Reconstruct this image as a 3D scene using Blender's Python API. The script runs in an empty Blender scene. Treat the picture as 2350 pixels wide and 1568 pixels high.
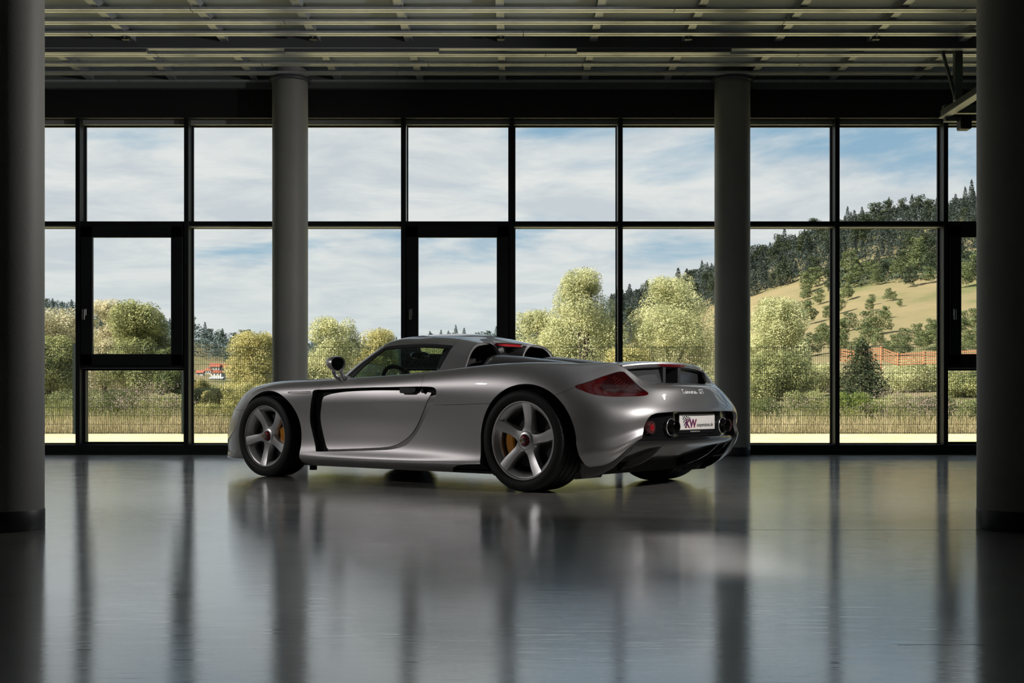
import bpy, bmesh, math, random
import numpy as np
from mathutils import Vector, Matrix, noise as mnoise

# ------------------------------------------------------------------ scene, camera, light
scene = bpy.context.scene
COL = scene.collection
random.seed(7)
rng = np.random.default_rng(7)

CAM_H = 0.64
cam_d = bpy.data.cameras.new('camera')
cam = bpy.data.objects.new('camera', cam_d)
COL.objects.link(cam)
cam.location = (0, 0, CAM_H)
cam.rotation_euler = (math.pi/2, 0, 0)
cam_d.sensor_fit = 'HORIZONTAL'
cam_d.sensor_width = 36.0
cam_d.lens = 2880*36/2350
cam_d.shift_x = -3/2350
cam_d.shift_y = (916-784)/2350
cam_d.clip_start = 0.05
cam_d.clip_end = 5000
scene.camera = cam

vs = scene.view_settings
scene.display_settings.display_device = 'sRGB'
vs.view_transform = 'Standard'
vs.look = 'None'
vs.exposure = 0.0
vs.gamma = 1.0
vs.use_curve_mapping = False
cy = scene.cycles
cy.max_bounces = 10
cy.diffuse_bounces = 4
cy.glossy_bounces = 5
cy.transmission_bounces = 6
cy.transparent_max_bounces = 24
cy.sample_clamp_indirect = 4.0
cy.use_denoising = True
cy.caustics_reflective = False
cy.caustics_refractive = False

def node_tools(nt):
    N, L = nt.nodes, nt.links
    def new(t, **kw):
        n = N.new(t)
        for k, v in kw.items():
            if k == 'ins':
                for a, b in v.items():
                    if isinstance(b, bpy.types.NodeSocket): L.new(b, n.inputs[a])
                    else: n.inputs[a].default_value = b
            else:
                setattr(n, k, v)
        return n
    return N, L, new

# sky: blue between long banks of white cloud
world = bpy.data.worlds.new('sky')
scene.world = world
world.use_nodes = True
N, L, new = node_tools(world.node_tree)
N.clear()
tc = new('ShaderNodeTexCoord')
sep = new('ShaderNodeSeparateXYZ', ins={0: tc.outputs['Generated']})
def vmath(op, a, b=None, c=None):
    n = new('ShaderNodeMath', operation=op)
    for i, q in enumerate((a, b, c)):
        if q is None: continue
        if isinstance(q, bpy.types.NodeSocket): L.new(q, n.inputs[i])
        else: n.inputs[i].default_value = q
    return n.outputs[0]
zup = vmath('MAXIMUM', sep.outputs['Z'], 0.0)
den = vmath('ADD', zup, 0.10)
cx_ = vmath('DIVIDE', sep.outputs['X'], den)
cy_ = vmath('DIVIDE', sep.outputs['Y'], den)
cvec = new('ShaderNodeCombineXYZ', ins={0: cx_, 1: cy_, 2: 8.3})
n1 = new('ShaderNodeTexNoise', ins={'Vector': cvec.outputs[0], 'Scale': 0.95, 'Detail': 9.0, 'Roughness': 0.55, 'Distortion': 0.3})
n2 = new('ShaderNodeTexNoise', ins={'Vector': cvec.outputs[0], 'Scale': 2.6, 'Detail': 8.0, 'Roughness': 0.6, 'Distortion': 0.4})
# more open sky towards the right hand (east) end
bias = vmath('MULTIPLY', sep.outputs['X'], -0.19)
cov = vmath('ADD', n1.outputs['Fac'], bias)
cov = vmath('ADD', cov, vmath('MULTIPLY', vmath('SUBTRACT', 0.12, zup), 0.15))
mask = new('ShaderNodeMapRange', ins={0: cov, 1: 0.335, 2: 0.48, 3: 0.0, 4: 1.0})
mask.interpolation_type = 'SMOOTHSTEP'
blue = new('ShaderNodeMix', data_type='RGBA', ins={0: new('ShaderNodeMapRange', ins={0: zup, 1: 0.0, 2: 0.5}).outputs[0], 6: (0.40, 0.59, 0.72, 1), 7: (0.16, 0.33, 0.56, 1)})
ccol = new('ShaderNodeMix', data_type='RGBA', ins={0: new('ShaderNodeMapRange', ins={0: n2.outputs['Fac'], 1: 0.38, 2: 0.60}).outputs[0], 6: (0.66, 0.70, 0.75, 1), 7: (0.86, 0.86, 0.855, 1)})
skyc = new('ShaderNodeMix', data_type='RGBA', ins={0: mask.outputs[0], 6: blue.outputs[2], 7: ccol.outputs[2]})
# pale haze towards the horizon
hz = new('ShaderNodeMapRange', ins={0: zup, 1: 0.0, 2: 0.13, 3: 0.8, 4: 0.0})
skyh = new('ShaderNodeMix', data_type='RGBA', ins={0: hz.outputs[0], 6: skyc.outputs[2], 7: (0.74, 0.79, 0.79, 1)})
bg = new('ShaderNodeBackground', ins={'Color': skyh.outputs[2], 'Strength': 1.0})
wo = new('ShaderNodeOutputWorld', ins={0: bg.outputs[0]})

# sun: high over the left shoulder of the building
sun_d = bpy.data.lights.new('sun', 'SUN')
sun_d.energy = 12.0
sun_d.color = (1.0, 0.93, 0.80)
sun_d.angle = math.radians(0.53)
sun = bpy.data.objects.new('sun', sun_d)
COL.objects.link(sun)
sun.rotation_euler = Vector((0.80, 0.42, -0.72)).to_track_quat('-Z', 'Y').to_euler()

def area_light(name, loc, target, size, energy, color=(1, 1, 1), size_y=None, shape='RECTANGLE', spread=180):
    d = bpy.data.lights.new(name, 'AREA')
    d.shape = shape; d.size = size
    if size_y: d.size_y = size_y
    d.energy = energy; d.color = color; d.spread = math.radians(spread)
    o = bpy.data.objects.new(name, d)
    COL.objects.link(o)
    o.location = loc
    o.rotation_euler = (Vector(target)-Vector(loc)).to_track_quat('-Z', 'Y').to_euler()
    return o
# the photographer's soft box and key lamp, out of frame, then added lights
area_light('softbox_left', (-8.5, 8.2, 3.5), (-0.6, 9.9, 0.6), 0.3, 8.5, (1.0, 0.95, 0.93), 0.22, spread=46)
area_light('key_lamp_right', (4.0, 6.1, 2.7), (0.6, 9.2, 0.55), 0.22, 23, (1.0, 0.96, 0.93), 0.22, spread=70)
area_light('column_fill', (3.6, 9.4, 3.0), (-4.0, 9.4, 3.3), 0.2, 75, (1.0, 0.97, 0.93), 0.16, spread=95)  # invented fill, added only to brighten the columns
fs = area_light('floor_spot', (0.84, 5.25, 4.15), (0.84, 5.25, 0.0), 0.10, 1.8, (1.0, 0.96, 0.97), 1.3, spread=9)  # added overhead light that makes the bright patch on the floor
fs.rotation_euler = (0, 0, 0)
# ------------------------------------------------------------------ materials
MATS = {}
def mat(name, color=(.5, .5, .5), rough=.5, metal=0., coat=0., spec=.5, emit=None, bump=None, var=None, coat_rough=.03, alpha=None):
    """principled material; bump=(scale, strength); var=(scale, amount) mottles the colour"""
    if name in MATS: return MATS[name]
    m = bpy.data.materials.new(name); m.use_nodes = True
    N, L, new = node_tools(m.node_tree)
    b = N['Principled BSDF']
    b.inputs['Base Color'].default_value = (*color, 1)
    b.inputs['Roughness'].default_value = rough
    b.inputs['Metallic'].default_value = metal
    b.inputs['Coat Weight'].default_value = coat
    b.inputs['Coat Roughness'].default_value = coat_rough
    b.inputs['Specular IOR Level'].default_value = spec
    if emit:
        b.inputs['Emission Color'].default_value = (*emit[0], 1); b.inputs['Emission Strength'].default_value = emit[1]
    if bump or var:
        t = new('ShaderNodeTexCoord')
    if var:
        n = new('ShaderNodeTexNoise', ins={'Vector': t.outputs['Object'], 'Scale': var[0], 'Detail': 4.0})
        lo = tuple(max(0, q*(1-var[1])) for q in color); hi = tuple(q*(1+var[1]) for q in color)
        x = new('ShaderNodeMix', data_type='RGBA', ins={0: new('ShaderNodeMapRange', ins={0: n.outputs['Fac'], 1: .3, 2: .7}).outputs[0], 6: (*lo, 1), 7: (*hi, 1)})
        L.new(x.outputs[2], b.inputs['Base Color'])
    if bump:
        n = new('ShaderNodeTexNoise', ins={'Vector': t.outputs['Object'], 'Scale': bump[0], 'Detail': 5.0})
        k = new('ShaderNodeBump', ins={'Height': n.outputs['Fac'], 'Strength': bump[1], 'Distance': .02})
        L.new(k.outputs[0], b.inputs['Normal'])
    MATS[name] = m
    return m

def glass_mat(name, tint=(1, 1, 1), ior=1.5, boost=1.0, rough=0.0):
    """thin pane: clear sheet with Fresnel reflection"""
    m = bpy.data.materials.new(name); m.use_nodes = True
    N, L, new = node_tools(m.node_tree); N.clear()
    gb = new('ShaderNodeNewGeometry')
    k = new('ShaderNodeMapRange', ins={0: gb.outputs['Backfacing'], 1: 0., 2: 1., 3: ior, 4: 1/ior})
    f = new('ShaderNodeFresnel', ins={'IOR': k.outputs[0]})
    ff = new('ShaderNodeMath', operation='MULTIPLY', ins={0: f.outputs[0], 1: boost}); ff.use_clamp = True
    t = new('ShaderNodeBsdfTransparent', ins={'Color': (*tint, 1)})
    g = new('ShaderNodeBsdfGlossy', ins={'Color': (1, 1, 1, 1), 'Roughness': rough})
    x = new('ShaderNodeMixShader', ins={0: ff.outputs[0], 1: t.outputs[0], 2: g.outputs[0]})
    new('ShaderNodeOutputMaterial', ins={0: x.outputs[0]})
    return m

def leaf_mat(name, a, b, scale=3.0, trans=.35, rough=.6):
    m = bpy.data.materials.new(name); m.use_nodes = True
    N, L, new = node_tools(m.node_tree); N.clear()
    g = new('ShaderNodeNewGeometry')
    rp = new('ShaderNodeTexNoise', ins={'Vector': g.outputs['Position'], 'Scale': scale, 'Detail': 3.0, 'Roughness': .7})
    ramp = new('ShaderNodeMapRange', ins={0: rp.outputs['Fac'], 1: .32, 2: .68})
    c = new('ShaderNodeMix', data_type='RGBA', ins={0: ramp.outputs[0], 6: (*a, 1), 7: (*b, 1)})
    d = new('ShaderNodeBsdfPrincipled', ins={'Base Color': c.outputs[2], 'Roughness': rough, 'Specular IOR Level': .35})
    t = new('ShaderNodeBsdfTranslucent', ins={'Color': c.outputs[2]})
    x = new('ShaderNodeMixShader', ins={0: trans, 1: d.outputs[0], 2: t.outputs[0]})
    new('ShaderNodeOutputMaterial', ins={0: x.outputs[0]})
    return m

# ------------------------------------------------------------------ mesh helpers
def tag(o, label=None, cat=None, group=None, kind=None):
    if label: o['label'] = label
    if cat: o['category'] = cat
    if group: o['group'] = group
    if kind: o['kind'] = kind
    return o

def empty(name, loc=(0, 0, 0), rz=0., **kw):
    o = bpy.data.objects.new(name, None); COL.objects.link(o)
    o.location = loc; o.rotation_euler = (0, 0, rz); o.empty_display_size = .2
    return tag(o, **kw)

def link(name, me, parent=None, **kw):
    o = bpy.data.objects.new(name, me); COL.objects.link(o)
    if parent is not None: o.parent = parent
    return tag(o, **kw)

class MB:
    """collects shapes, then becomes one mesh object"""
    def __init__(s): s.v = []; s.f = []; s.sm = []
    def add(s, verts, faces, smooth=False):
        k = len(s.v); s.v.extend([tuple(p) for p in verts])
        for f in faces: s.f.append([i+k for i in f]); s.sm.append(smooth)
        return s
    def box(s, x0, x1, y0, y1, z0, z1):
        v = [(x, y, z) for z in (z0, z1) for y in (y0, y1) for x in (x0, x1)]
        return s.add(v, [(0, 2, 3, 1), (4, 5, 7, 6), (0, 1, 5, 4), (2, 6, 7, 3), (0, 4, 6, 2), (1, 3, 7, 5)])
    def bbox(s, x0, x1, y0, y1, z0, z1, b=.005):
        """box with chamfered edges"""
        bm = bmesh.new(); bmesh.ops.create_cube(bm, size=1)
        for q in bm.verts: q.co = Vector(((x0+x1)/2+q.co.x*(x1-x0), (y0+y1)/2+q.co.y*(y1-y0), (z0+z1)/2+q.co.z*(z1-z0)))
        bmesh.ops.bevel(bm, geom=bm.edges[:], offset=b, segments=1, affect='EDGES')
        bm.verts.index_update()
        s.add([q.co[:] for q in bm.verts], [[q.index for q in f.verts] for f in bm.faces]); bm.free(); return s
    def prism(s, poly, axis, a, b):
        """poly 2-D, extruded along axis 0/1/2 from a to b"""
        n = len(poly)
        def p3(p, t):
            q = list(p); q.insert(axis, t); return tuple(q)
        v = [p3(p, a) for p in poly]+[p3(p, b) for p in poly]
        f = [[i, (i+1) % n, (i+1) % n+n, i+n] for i in range(n)]+[list(range(n))[::-1], list(range(n, 2*n))]
        return s.add(v, f)
    def tube(s, pts, r, n=8, cap=True, smooth=True):
        pts = [Vector(p) for p in pts]; rs = r if hasattr(r, '__len__') else [r]*len(pts)
        rings = []; up = None
        for i, p in enumerate(pts):
            t = (pts[min(i+1, len(pts)-1)]-pts[max(i-1, 0)]).normalized()
            if up is None: up = t.orthogonal().normalized()
            up = (up-t*up.dot(t)).normalized(); w = t.cross(up)
            rings.append([p+(up*math.cos(a)+w*math.sin(a))*rs[i] for a in [2*math.pi*k/n for k in range(n)]])
        return s.loft(rings, True, cap, smooth)
    def loft(s, rings, closed=True, cap=False, smooth=True):
        n = len(rings[0]); v = [q for r in rings for q in r]; f = []
        for i in range(len(rings)-1):
            for j in range(n if closed else n-1):
                k = (j+1) % n
                f.append([i*n+j, i*n+k, (i+1)*n+k, (i+1)*n+j])
        s.add(v, f, smooth)
        if cap: s.add(rings[0], [list(range(n))[::-1]]); s.add(rings[-1], [list(range(n))])
        return s
    def lathe(s, prof, n=48, axis='y', c=(0, 0, 0), smooth=True, a0=0., a1=None, mod=None):
        """prof = [(along axis, radius)]"""
        rings = []; full = a1 is None; m = n if full else n+1
        for k in range(m):
            a = a0+((2*math.pi if full else a1-a0)*k/n)
            ring = []
            for i, (t, r) in enumerate(prof):
                if mod: r = mod(i, k, r)
                q = {'y': (r*math.cos(a), t, r*math.sin(a)), 'z': (r*math.cos(a), r*math.sin(a), t), 'x': (t, r*math.cos(a), r*math.sin(a))}[axis]
                ring.append((q[0]+c[0], q[1]+c[1], q[2]+c[2]))
            rings.append(ring)
        if full: rings.append(rings[0])
        return s.loft(rings, False, False, smooth)
    def build(s, name, m, parent=None, loc=None, auto=None, **kw):
        me = bpy.data.meshes.new(name); me.from_pydata(s.v, [], s.f); me.update()
        if any(s.sm): me.polygons.foreach_set('use_smooth', s.sm)
        if m is not None: me.materials.append(m)
        me.validate()
        if auto is not None:
            bm = bmesh.new(); bm.from_mesh(me)
            bmesh.ops.remove_doubles(bm, verts=bm.verts, dist=1e-5)
            bmesh.ops.recalc_face_normals(bm, faces=bm.faces)
            for e in bm.edges:
                e.smooth = not (len(e.link_faces) == 2 and e.calc_face_angle(0) > math.radians(auto))
            for f in bm.faces: f.smooth = True
            bm.to_mesh(me); bm.free()
        o = link(name, me, parent, **kw)
        if loc is not None: o.location = loc
        return o

def quads_mesh(name, V, m):
    """V: (n,4,3) array of separate quads -> mesh"""
    n = len(V); me = bpy.data.meshes.new(name)
    me.vertices.add(4*n); me.loops.add(4*n); me.polygons.add(n)
    me.vertices.foreach_set('co', np.ascontiguousarray(V, np.float32).ravel())
    me.loops.foreach_set('vertex_index', np.arange(4*n, dtype=np.int32))
    me.polygons.foreach_set('loop_start', np.arange(0, 4*n, 4, dtype=np.int32))
    me.update(calc_edges=True)
    me.materials.append(m)
    return me

def copy_tree(o, parent=None):
    c = o.copy(); COL.objects.link(c)
    if parent is not None: c.parent = parent
    for ch in o.children: copy_tree(ch, c)
    return c
# ------------------------------------------------------------------ the hall
WY = 14.45           # inner face of the glazed wall
BAY = 1.25           # mullion spacing
def kx(k): return -0.017+BAY*k
Z_SILL, Z_TR0, Z_TR1, Z_HEAD, Z_FAS, Z_CEIL = .112, 2.64, 2.69, 3.875, 4.20, 4.26
XL, XR, YB = -12.5, 12.5, -9.0

def floor_material():
    m = bpy.data.materials.new('polished_concrete'); m.use_nodes = True
    N, L, new = node_tools(m.node_tree); b = N['Principled BSDF']
    t = new('ShaderNodeTexCoord')
    def noise(scale, sx=1, sy=1, rot=0, detail=6, rough=.6):
        mp = new('ShaderNodeMapping', ins={'Vector': t.outputs['Object'], 'Scale': (sx, sy, 1), 'Rotation': (0, 0, rot)})
        return new('ShaderNodeTexNoise', ins={'Vector': mp.outputs[0], 'Scale': scale, 'Detail': detail, 'Roughness': rough}).outputs['Fac']
    def rng_(x, a, b_, c=0., d=1.): return new('ShaderNodeMapRange', ins={0: x, 1: a, 2: b_, 3: c, 4: d}).outputs[0]
    big = noise(.55, detail=5); mid = noise(3.0); fine = noise(28, detail=3)
    s1 = noise(6, 1, 9, .5, 6, .7); s2 = noise(5, 1, 12, -.35, 6, .7); s3 = noise(3, .4, 14, .05, 5, .65)
    mixv = new('ShaderNodeMath', operation='MULTIPLY_ADD', ins={0: mid, 1: .5, 2: vadd(new, big, fine, .35)}).outputs[0]
    col = new('ShaderNodeValToRGB', ins={0: rng_(mixv, .35, 1.05)})
    e = col.color_ramp.elements
    e[0].position = .0; e[0].color = (.20, .20, .19, 1)
    e[1].position = 1.; e[1].color = (.46, .45, .42, 1)
    L.new(col.outputs[0], b.inputs['Base Color'])
    scr = new('ShaderNodeMath', operation='ADD', ins={0: rng_(s1, .45, .75), 1: rng_(s2, .48, .75)}).outputs[0]
    r1 = rng_(mid, .3, .7, .045, .085)
    r2 = new('ShaderNodeMath', operation='MULTIPLY_ADD', ins={0: scr, 1: .05, 2: r1}).outputs[0]
    b.inputs['Roughness'].default_value = .32
    b.inputs['Specular IOR Level'].default_value = .8
    b.inputs['Coat Weight'].default_value = 1.0; b.inputs['Coat IOR'].default_value = 1.9
    L.new(r2, b.inputs['Coat Roughness'])
    hh = new('ShaderNodeMath', operation='MULTIPLY_ADD', ins={0: scr, 1: .5, 2: vadd(new, s3, fine, .2)}).outputs[0]
    hh = new('ShaderNodeMath', operation='MULTIPLY_ADD', ins={0: mid, 1: 1.2, 2: hh}).outputs[0]
    bp = new('ShaderNodeBump', ins={'Height': hh, 'Strength': .03, 'Distance': .010})
    L.new(bp.outputs[0], b.inputs['Normal']); L.new(bp.outputs[0], b.inputs['Coat Normal'])
    return m
def vadd(new, a, b, k):
    return new('ShaderNodeMath', operation='MULTIPLY_ADD', ins={0: b, 1: k, 2: a}).outputs[0]

M_floor = floor_material()
M_conc = mat('column_paint', (.28, .28, .27), .55, var=(1.2, .10), bump=(60, .05))
M_band = mat('column_base_band', (.028, .03, .038), .45)
M_black = mat('black_frame', (.010, .011, .013), .5, spec=.25, var=(3, .2))
M_fascia = mat('black_blind_box', (.006, .0065, .008), .6)
M_reveal = mat('lit_reveal', (.32, .33, .32), .5)  # paler than the frames: light on their undersides put into the colour
M_wall = mat('dark_plaster', (.16, .165, .17), .8, var=(1.5, .12))
M_ceil = mat('ceiling_sheet', (.33, .375, .44), .55, metal=.05, var=(2, .08))
M_galv = mat('galvanised_rail', (.58, .60, .62), .34, metal=.45, var=(9, .10))
M_galv2 = mat('galvanised_bar', (.30, .315, .335), .4, metal=.4, var=(14, .15))
M_track = mat('track_housing', (.10, .105, .11), .45, metal=.2)
M_lamp = mat('lamp_cover', (.42, .44, .45), .35)
M_steel = mat('painted_steel', (.11, .13, .13), .45, metal=.4)
M_handle = mat('satin_handle', (.33, .33, .33), .35, metal=.9)
M_pane = glass_mat('window_glass', (.955, .975, .97), 1.45, .8)

fl = MB().box(XL-.2, XR+.2, YB-.2, WY+.20, -.12, 0).build('floor', M_floor, kind='structure')
j = MB()
for xa, y in ((.4, 6.13), (1.0, 3.265)):       # hair-thin saw joints
    j.box(xa, 6.0, y-.002, y+.002, .0001, .0004)
j.build('saw_joint', mat('joint_filler', (.50, .52, .52), .22), fl)

cl = MB().box(XL-.2, XR+.2, YB-.2, WY+.6, Z_CEIL+.10, Z_CEIL+.40).build('ceiling', M_ceil, kind='structure')
for nm, a in (('wall_left', (XL-.2, XL, YB-.2, WY+.3)), ('wall_right', (XR, XR+.2, YB-.2, WY+.3)), ('wall_back', (XL, XR, YB-.2, YB))):
    MB().box(*a, -.1, Z_CEIL+.13).build(nm, M_wall, kind='structure')

# glazed wall: blind box, head, transom, sill, mullions, panes
wf = empty('wall_front', (0, WY, 0), kind='structure')
def wpart(name, m, *box, b=None):
    q = MB()
    (q.bbox(*box, b=b) if b else q.box(*box))
    return q.build(name, m, wf)
wpart('ceiling_edge_strip', mat('edge_strip', (.14, .155, .15), .5), XL, XR, -.10, .3, Z_FAS, Z_CEIL+.13)
wpart('blind_box', M_fascia, XL, XR, -.02, .35, Z_HEAD, Z_FAS)
wpart('head_reveal', M_reveal, XL, XR, .10, .19, Z_HEAD-.052, Z_HEAD)
wpart('sill', M_black, XL, XR, 0, .25, 0, Z_SILL, b=.004)
wpart('sill_ledge', M_black, XL, XR, -.015, .02, 0, .03, b=.003)
wpart('transom', M_black, XL, XR, .02, .20, Z_TR0, Z_TR1, b=.003)
wpart('transom_underside', M_reveal, XL, XR, .05, .19, Z_TR0-.012, Z_TR0-.001)  # thin pale sheet for the light under the black transom
K0, K1 = -9, 9
for k in range(K0, K1+1):
    x = kx(k)
    q = MB().bbox(x-.026, x+.026, 0, .12, Z_SILL, Z_HEAD, b=.003)
    q.box(x-.022, x+.022, .12, .19, Z_SILL, Z_HEAD)
    q.build('mullion', M_black, wf)
SASH = (-4, -1, 4)
for n, k in enumerate(range(K0, K1)):
    x0, x1 = kx(k)+.026, kx(k+1)-.026
    w = empty('window_%d' % (n+1), ((x0+x1)/2, WY, 0), kind='structure')
    h = (x1-x0)/2
    def frame(name, zz0, zz1, t, y0, y1, m=M_black, xa=-h, xb=h, par=w):
        q = MB()
        q.box(xa, xb, y0, y1, zz1-t, zz1); q.box(xa, xb, y0, y1, zz0, zz0+t)
        q.box(xa, xa+t, y0, y1, zz0+t, zz1-t); q.box(xb-t, xb, y0, y1, zz0+t, zz1-t)
        return q.build(name, m, par)
    def pane(name, xa, xb, za, zb, par=w, y=.18):
        return MB().box(xa, xb, y, y+.006, za, zb).build(name, M_pane, par)
    fr = frame('bead', Z_TR1, Z_HEAD-.052, .016, .165, .2)
    pane('pane', -h+.016, h-.016, Z_TR1+.016, Z_HEAD-.068)
    if k not in SASH:
        frame('bead', Z_SILL, Z_TR0, .016, .165, .2)
        pane('pane', -h+.016, h-.016, Z_SILL+.016, Z_TR0-.016)
    else:
        zs0, zs1 = 1.0, Z_TR0
        sh = frame('casing', zs0, zs1, .05, .02, .2)
        s = MB()
        t = .148; y0, y1 = -.012, .035
        za, zb = zs0+.03, zs1-.012
        s.bbox(-h+.012, h-.012, y0, y1, zb-t+.02, zb, b=.006); s.bbox(-h+.012, h-.012, y0, y1, za, za+t-.02, b=.006)
        s.bbox(-h+.012, -h+t, y0, y1, za, zb, b=.006); s.bbox(h-t, h-.012, y0, y1, za, zb, b=.006)
        sa = s.build('sash', M_black, w)
        pane('pane', -h+t, h-t, za+t-.02, zb-t+.02, sa, .015)
        hd = MB().bbox(-h+.052, -h+.082, y0-.012, y0, 1.60, 1.68, b=.004)
        hd.bbox(-h+.045, -h+.075, y0-.045, y0-.03, 1.55, 1.67, b=.004).box(-h+.06, -h+.072, y0-.035, y0-.01, 1.64, 1.66)
        hd.build('sash_handle', M_handle, sa)
        frame('bead', Z_SILL, zs0, .03, .1, .2)
        MB().box(-h, h, .05, .18, zs0-.008, zs0-.001).build('rail_underside', M_reveal, w)  # pale sheet, light under the sash rail set as colour
        pane('pane', -h+.03, h-.03, Z_SILL+.03, zs0-.03)

# columns
def column(x, y, label):
    c = empty('column', (x, y, 0), label=label, cat='column', group='round concrete columns of the hall')
    MB().lathe([(.098, .2), (Z_CEIL+.10, .2)], 72, 'z').build('shaft', M_conc, c)
    MB().lathe([(0, .2005), (.004, .2025), (.096, .2025), (.1, .2)], 72, 'z').build('base_band', M_band, c)
    q = MB().lathe([(4.22, .2), (4.222, .235), (4.26, .235), (4.262, .2)], 48, 'z')
    q.build('collar', M_track, c)
column(-2.517, 6.17, 'large round grey column cut off by the left edge of the photo')
column(2.49, 6.17, 'large round dark column cut off by the right edge of the photo')
column(-2.525, 14.2, 'slim looking far grey column standing behind the nose of the car')
column(2.478, 14.2, 'slim looking far grey column standing behind the tail of the car')

# ceiling grid: slotted rails along the hall, cross bars above them
RP = .3795
row_y = [14.36-RP*i for i in range(0, 22)]
joints = {0: (-4.5, -1.0, 3.2), 1: (-4.0, -1.3, 1.9, 4.6), 2: (-2.72, -.92, .75, 3.1), 3: (-3.75, .34, 3.0), 5: (-4.2, 0.1, 3.6), 6: (-2.2, 2.6), 7: (-3.0, 1.5, 4.2)}
for i, y in enumerate(row_y):
    if i == 4: continue                        # the light track hangs here
    xs = [XL]+sorted(joints.get(i, ()))+[XR]
    for a, b in zip(xs[:-1], xs[1:]):
        z = Z_CEIL
        q = MB()
        for s in (-1, 1):
            q.box(a+.004, b-.004, y+s*.032-.022, y+s*.032+.022, z, z+.004)
            q.box(a+.004, b-.004, y+s*.052-.002, y+s*.052+.002, z+.004, z+.022)
        q.box(a+.004, b-.004, y-.046, y+.046, z+.019, z+.022)
        q.build('ceiling_rail', M_galv, cl)
for k in range(-12, 13):
    x = -.125+.94*k
    q = MB().box(x-.032, x+.032, row_y[-1], WY-.12, Z_CEIL+.026, Z_CEIL+.06)
    q.box(x-.038, x-.032, row_y[-1], WY-.12, Z_CEIL+.024, Z_CEIL+.10); q.box(x+.032, x+.038, row_y[-1], WY-.12, Z_CEIL+.024, Z_CEIL+.10)
    q.build('cross_bar', M_galv2, cl)

# light track with lamps, across the hall
ty = row_y[4]
q = MB().box(XL, XR, ty-.045, ty+.045, Z_CEIL-.035, Z_CEIL+.10)
tr = q.build('light_track', M_track, cl)
MB().box(XL, XR, ty-.04, ty+.04, Z_CEIL-.042, Z_CEIL-.035).build('channel_bottom', M_lamp, tr)
for k in range(-5, 6):
    x = -.125+1.88*k
    br = MB().bbox(x-.038, x+.038, ty-.30, ty-.235, Z_CEIL-.02, Z_CEIL+.03, b=.004)
    br.build('track_clamp', M_black, tr)
    MB().box(x-.008, x+.008, ty-.303, ty-.300, Z_CEIL-.012, Z_CEIL+.022).build('clamp_screw', M_galv2, tr)
wherel = {-2: 'reaching behind the left column', -1: 'second lamp from the left column', 0: 'right of the photo centre', 1: 'reaching behind the right column'}
for n in (-2, -1, 0, 1):
    x0 = (650-1178)/2880*12.75+n*2.985
    l = empty('track_luminaire', (x0+.79, ty, Z_CEIL-.042), cat='ceiling lamp', group='unlit lamps under the ceiling light track',
              label='unlit slim lamp box under the ceiling light track, '+wherel[n])
    MB().bbox(-.79, .79, -.04, .04, -.033, 0, b=.004).build('lamp_housing', M_track, l)
    MB().box(-.78, .78, -.032, .032, -.038, -.033).build('lamp_cover', M_lamp, l)

# sectional-door track hung from the ceiling at the right
dt = empty('door_track', (4.64, 13.2, 3.68), label='hanging steel door track with brace at the upper right', cat='track')
MB().bbox(-.03, .03, -5.0, .35, 0, .075, b=.004).build('side_rail', M_steel, dt)
MB().box(-.05, .05, -5.0, .35, -.012, 0).build('rail_flange', M_galv2, dt)
MB().bbox(-.04, .04, -.14, -.06, .07, Z_CEIL-3.68+.05, b=.004).build('post', M_steel, dt)
MB().tube([(-.17, -.1, Z_CEIL-3.68+.05), (-.02, -.1, .08)], .018, 6).build('brace', M_steel, dt)
MB().bbox(-.02, 3.0, .26, .33, .03, .12, b=.004).build('cross_rail', M_steel, dt)
MB().bbox(0, 3.0, .27, .35, -.055, -.015, b=.004).build('cross_rail', M_steel, dt)
MB().bbox(.14, .26, .2, .34, -.15, -.02, b=.01).build('clamp_block', M_black, dt)
# ------------------------------------------------------------------ outdoors
GZ = -.18
SKY_PX = [(-400,668),(0,675),(95,682),(180,690),(245,700),(370,725),(440,742),(550,770),(700,778),(920,775),(1000,764),(1140,758),(1300,720),(1425,668),(1520,650),(1640,597),(1720,574),(1800,545),(1910,508),(2000,478),(2250,446),(2400,440),(2800,430)]
_sx = np.array([p[0] for p in SKY_PX], float); _sy = np.array([p[1] for p in SKY_PX], float)
def ridge_depth(a):           # a = x/y
    px = 1178+2880*a
    return np.interp(px, [900, 1300, 1700, 2250], [900, 800, 560, 480])
def ground_z(x, y):
    """height of the land: flat by the fence, rising to wooded ridges"""
    x = np.asarray(x, float); y = np.asarray(y, float)
    a = x/np.maximum(y, 1)
    R = np.interp(1178+2880*a, _sx, _sy)
    e = (916-(R+30))/2880
    t = y/ridge_depth(a)
    px = 1178+2880*a
    right = np.clip((px-1350)/350, 0, 1)
    g1 = np.interp(t, [0, .10, .24, .40, .66, 1., 1.3], [0, 0, .10, .30, .60, 1., 1.05])
    g2 = np.interp(t, [0, .3, .55, .8, 1., 1.3], [0, .03, .16, .5, 1., 1.05])
    g = g1*right+g2*(1-right)
    g = np.where(t > 1, 1., g)
    z = g*(e*np.minimum(y, ridge_depth(a))+.64)
    z = np.where(t > 1, z*np.maximum(0, 1-(t-1)*1.5), z)
    return GZ+z
def G(x, y): return float(ground_z(x, y))

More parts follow.
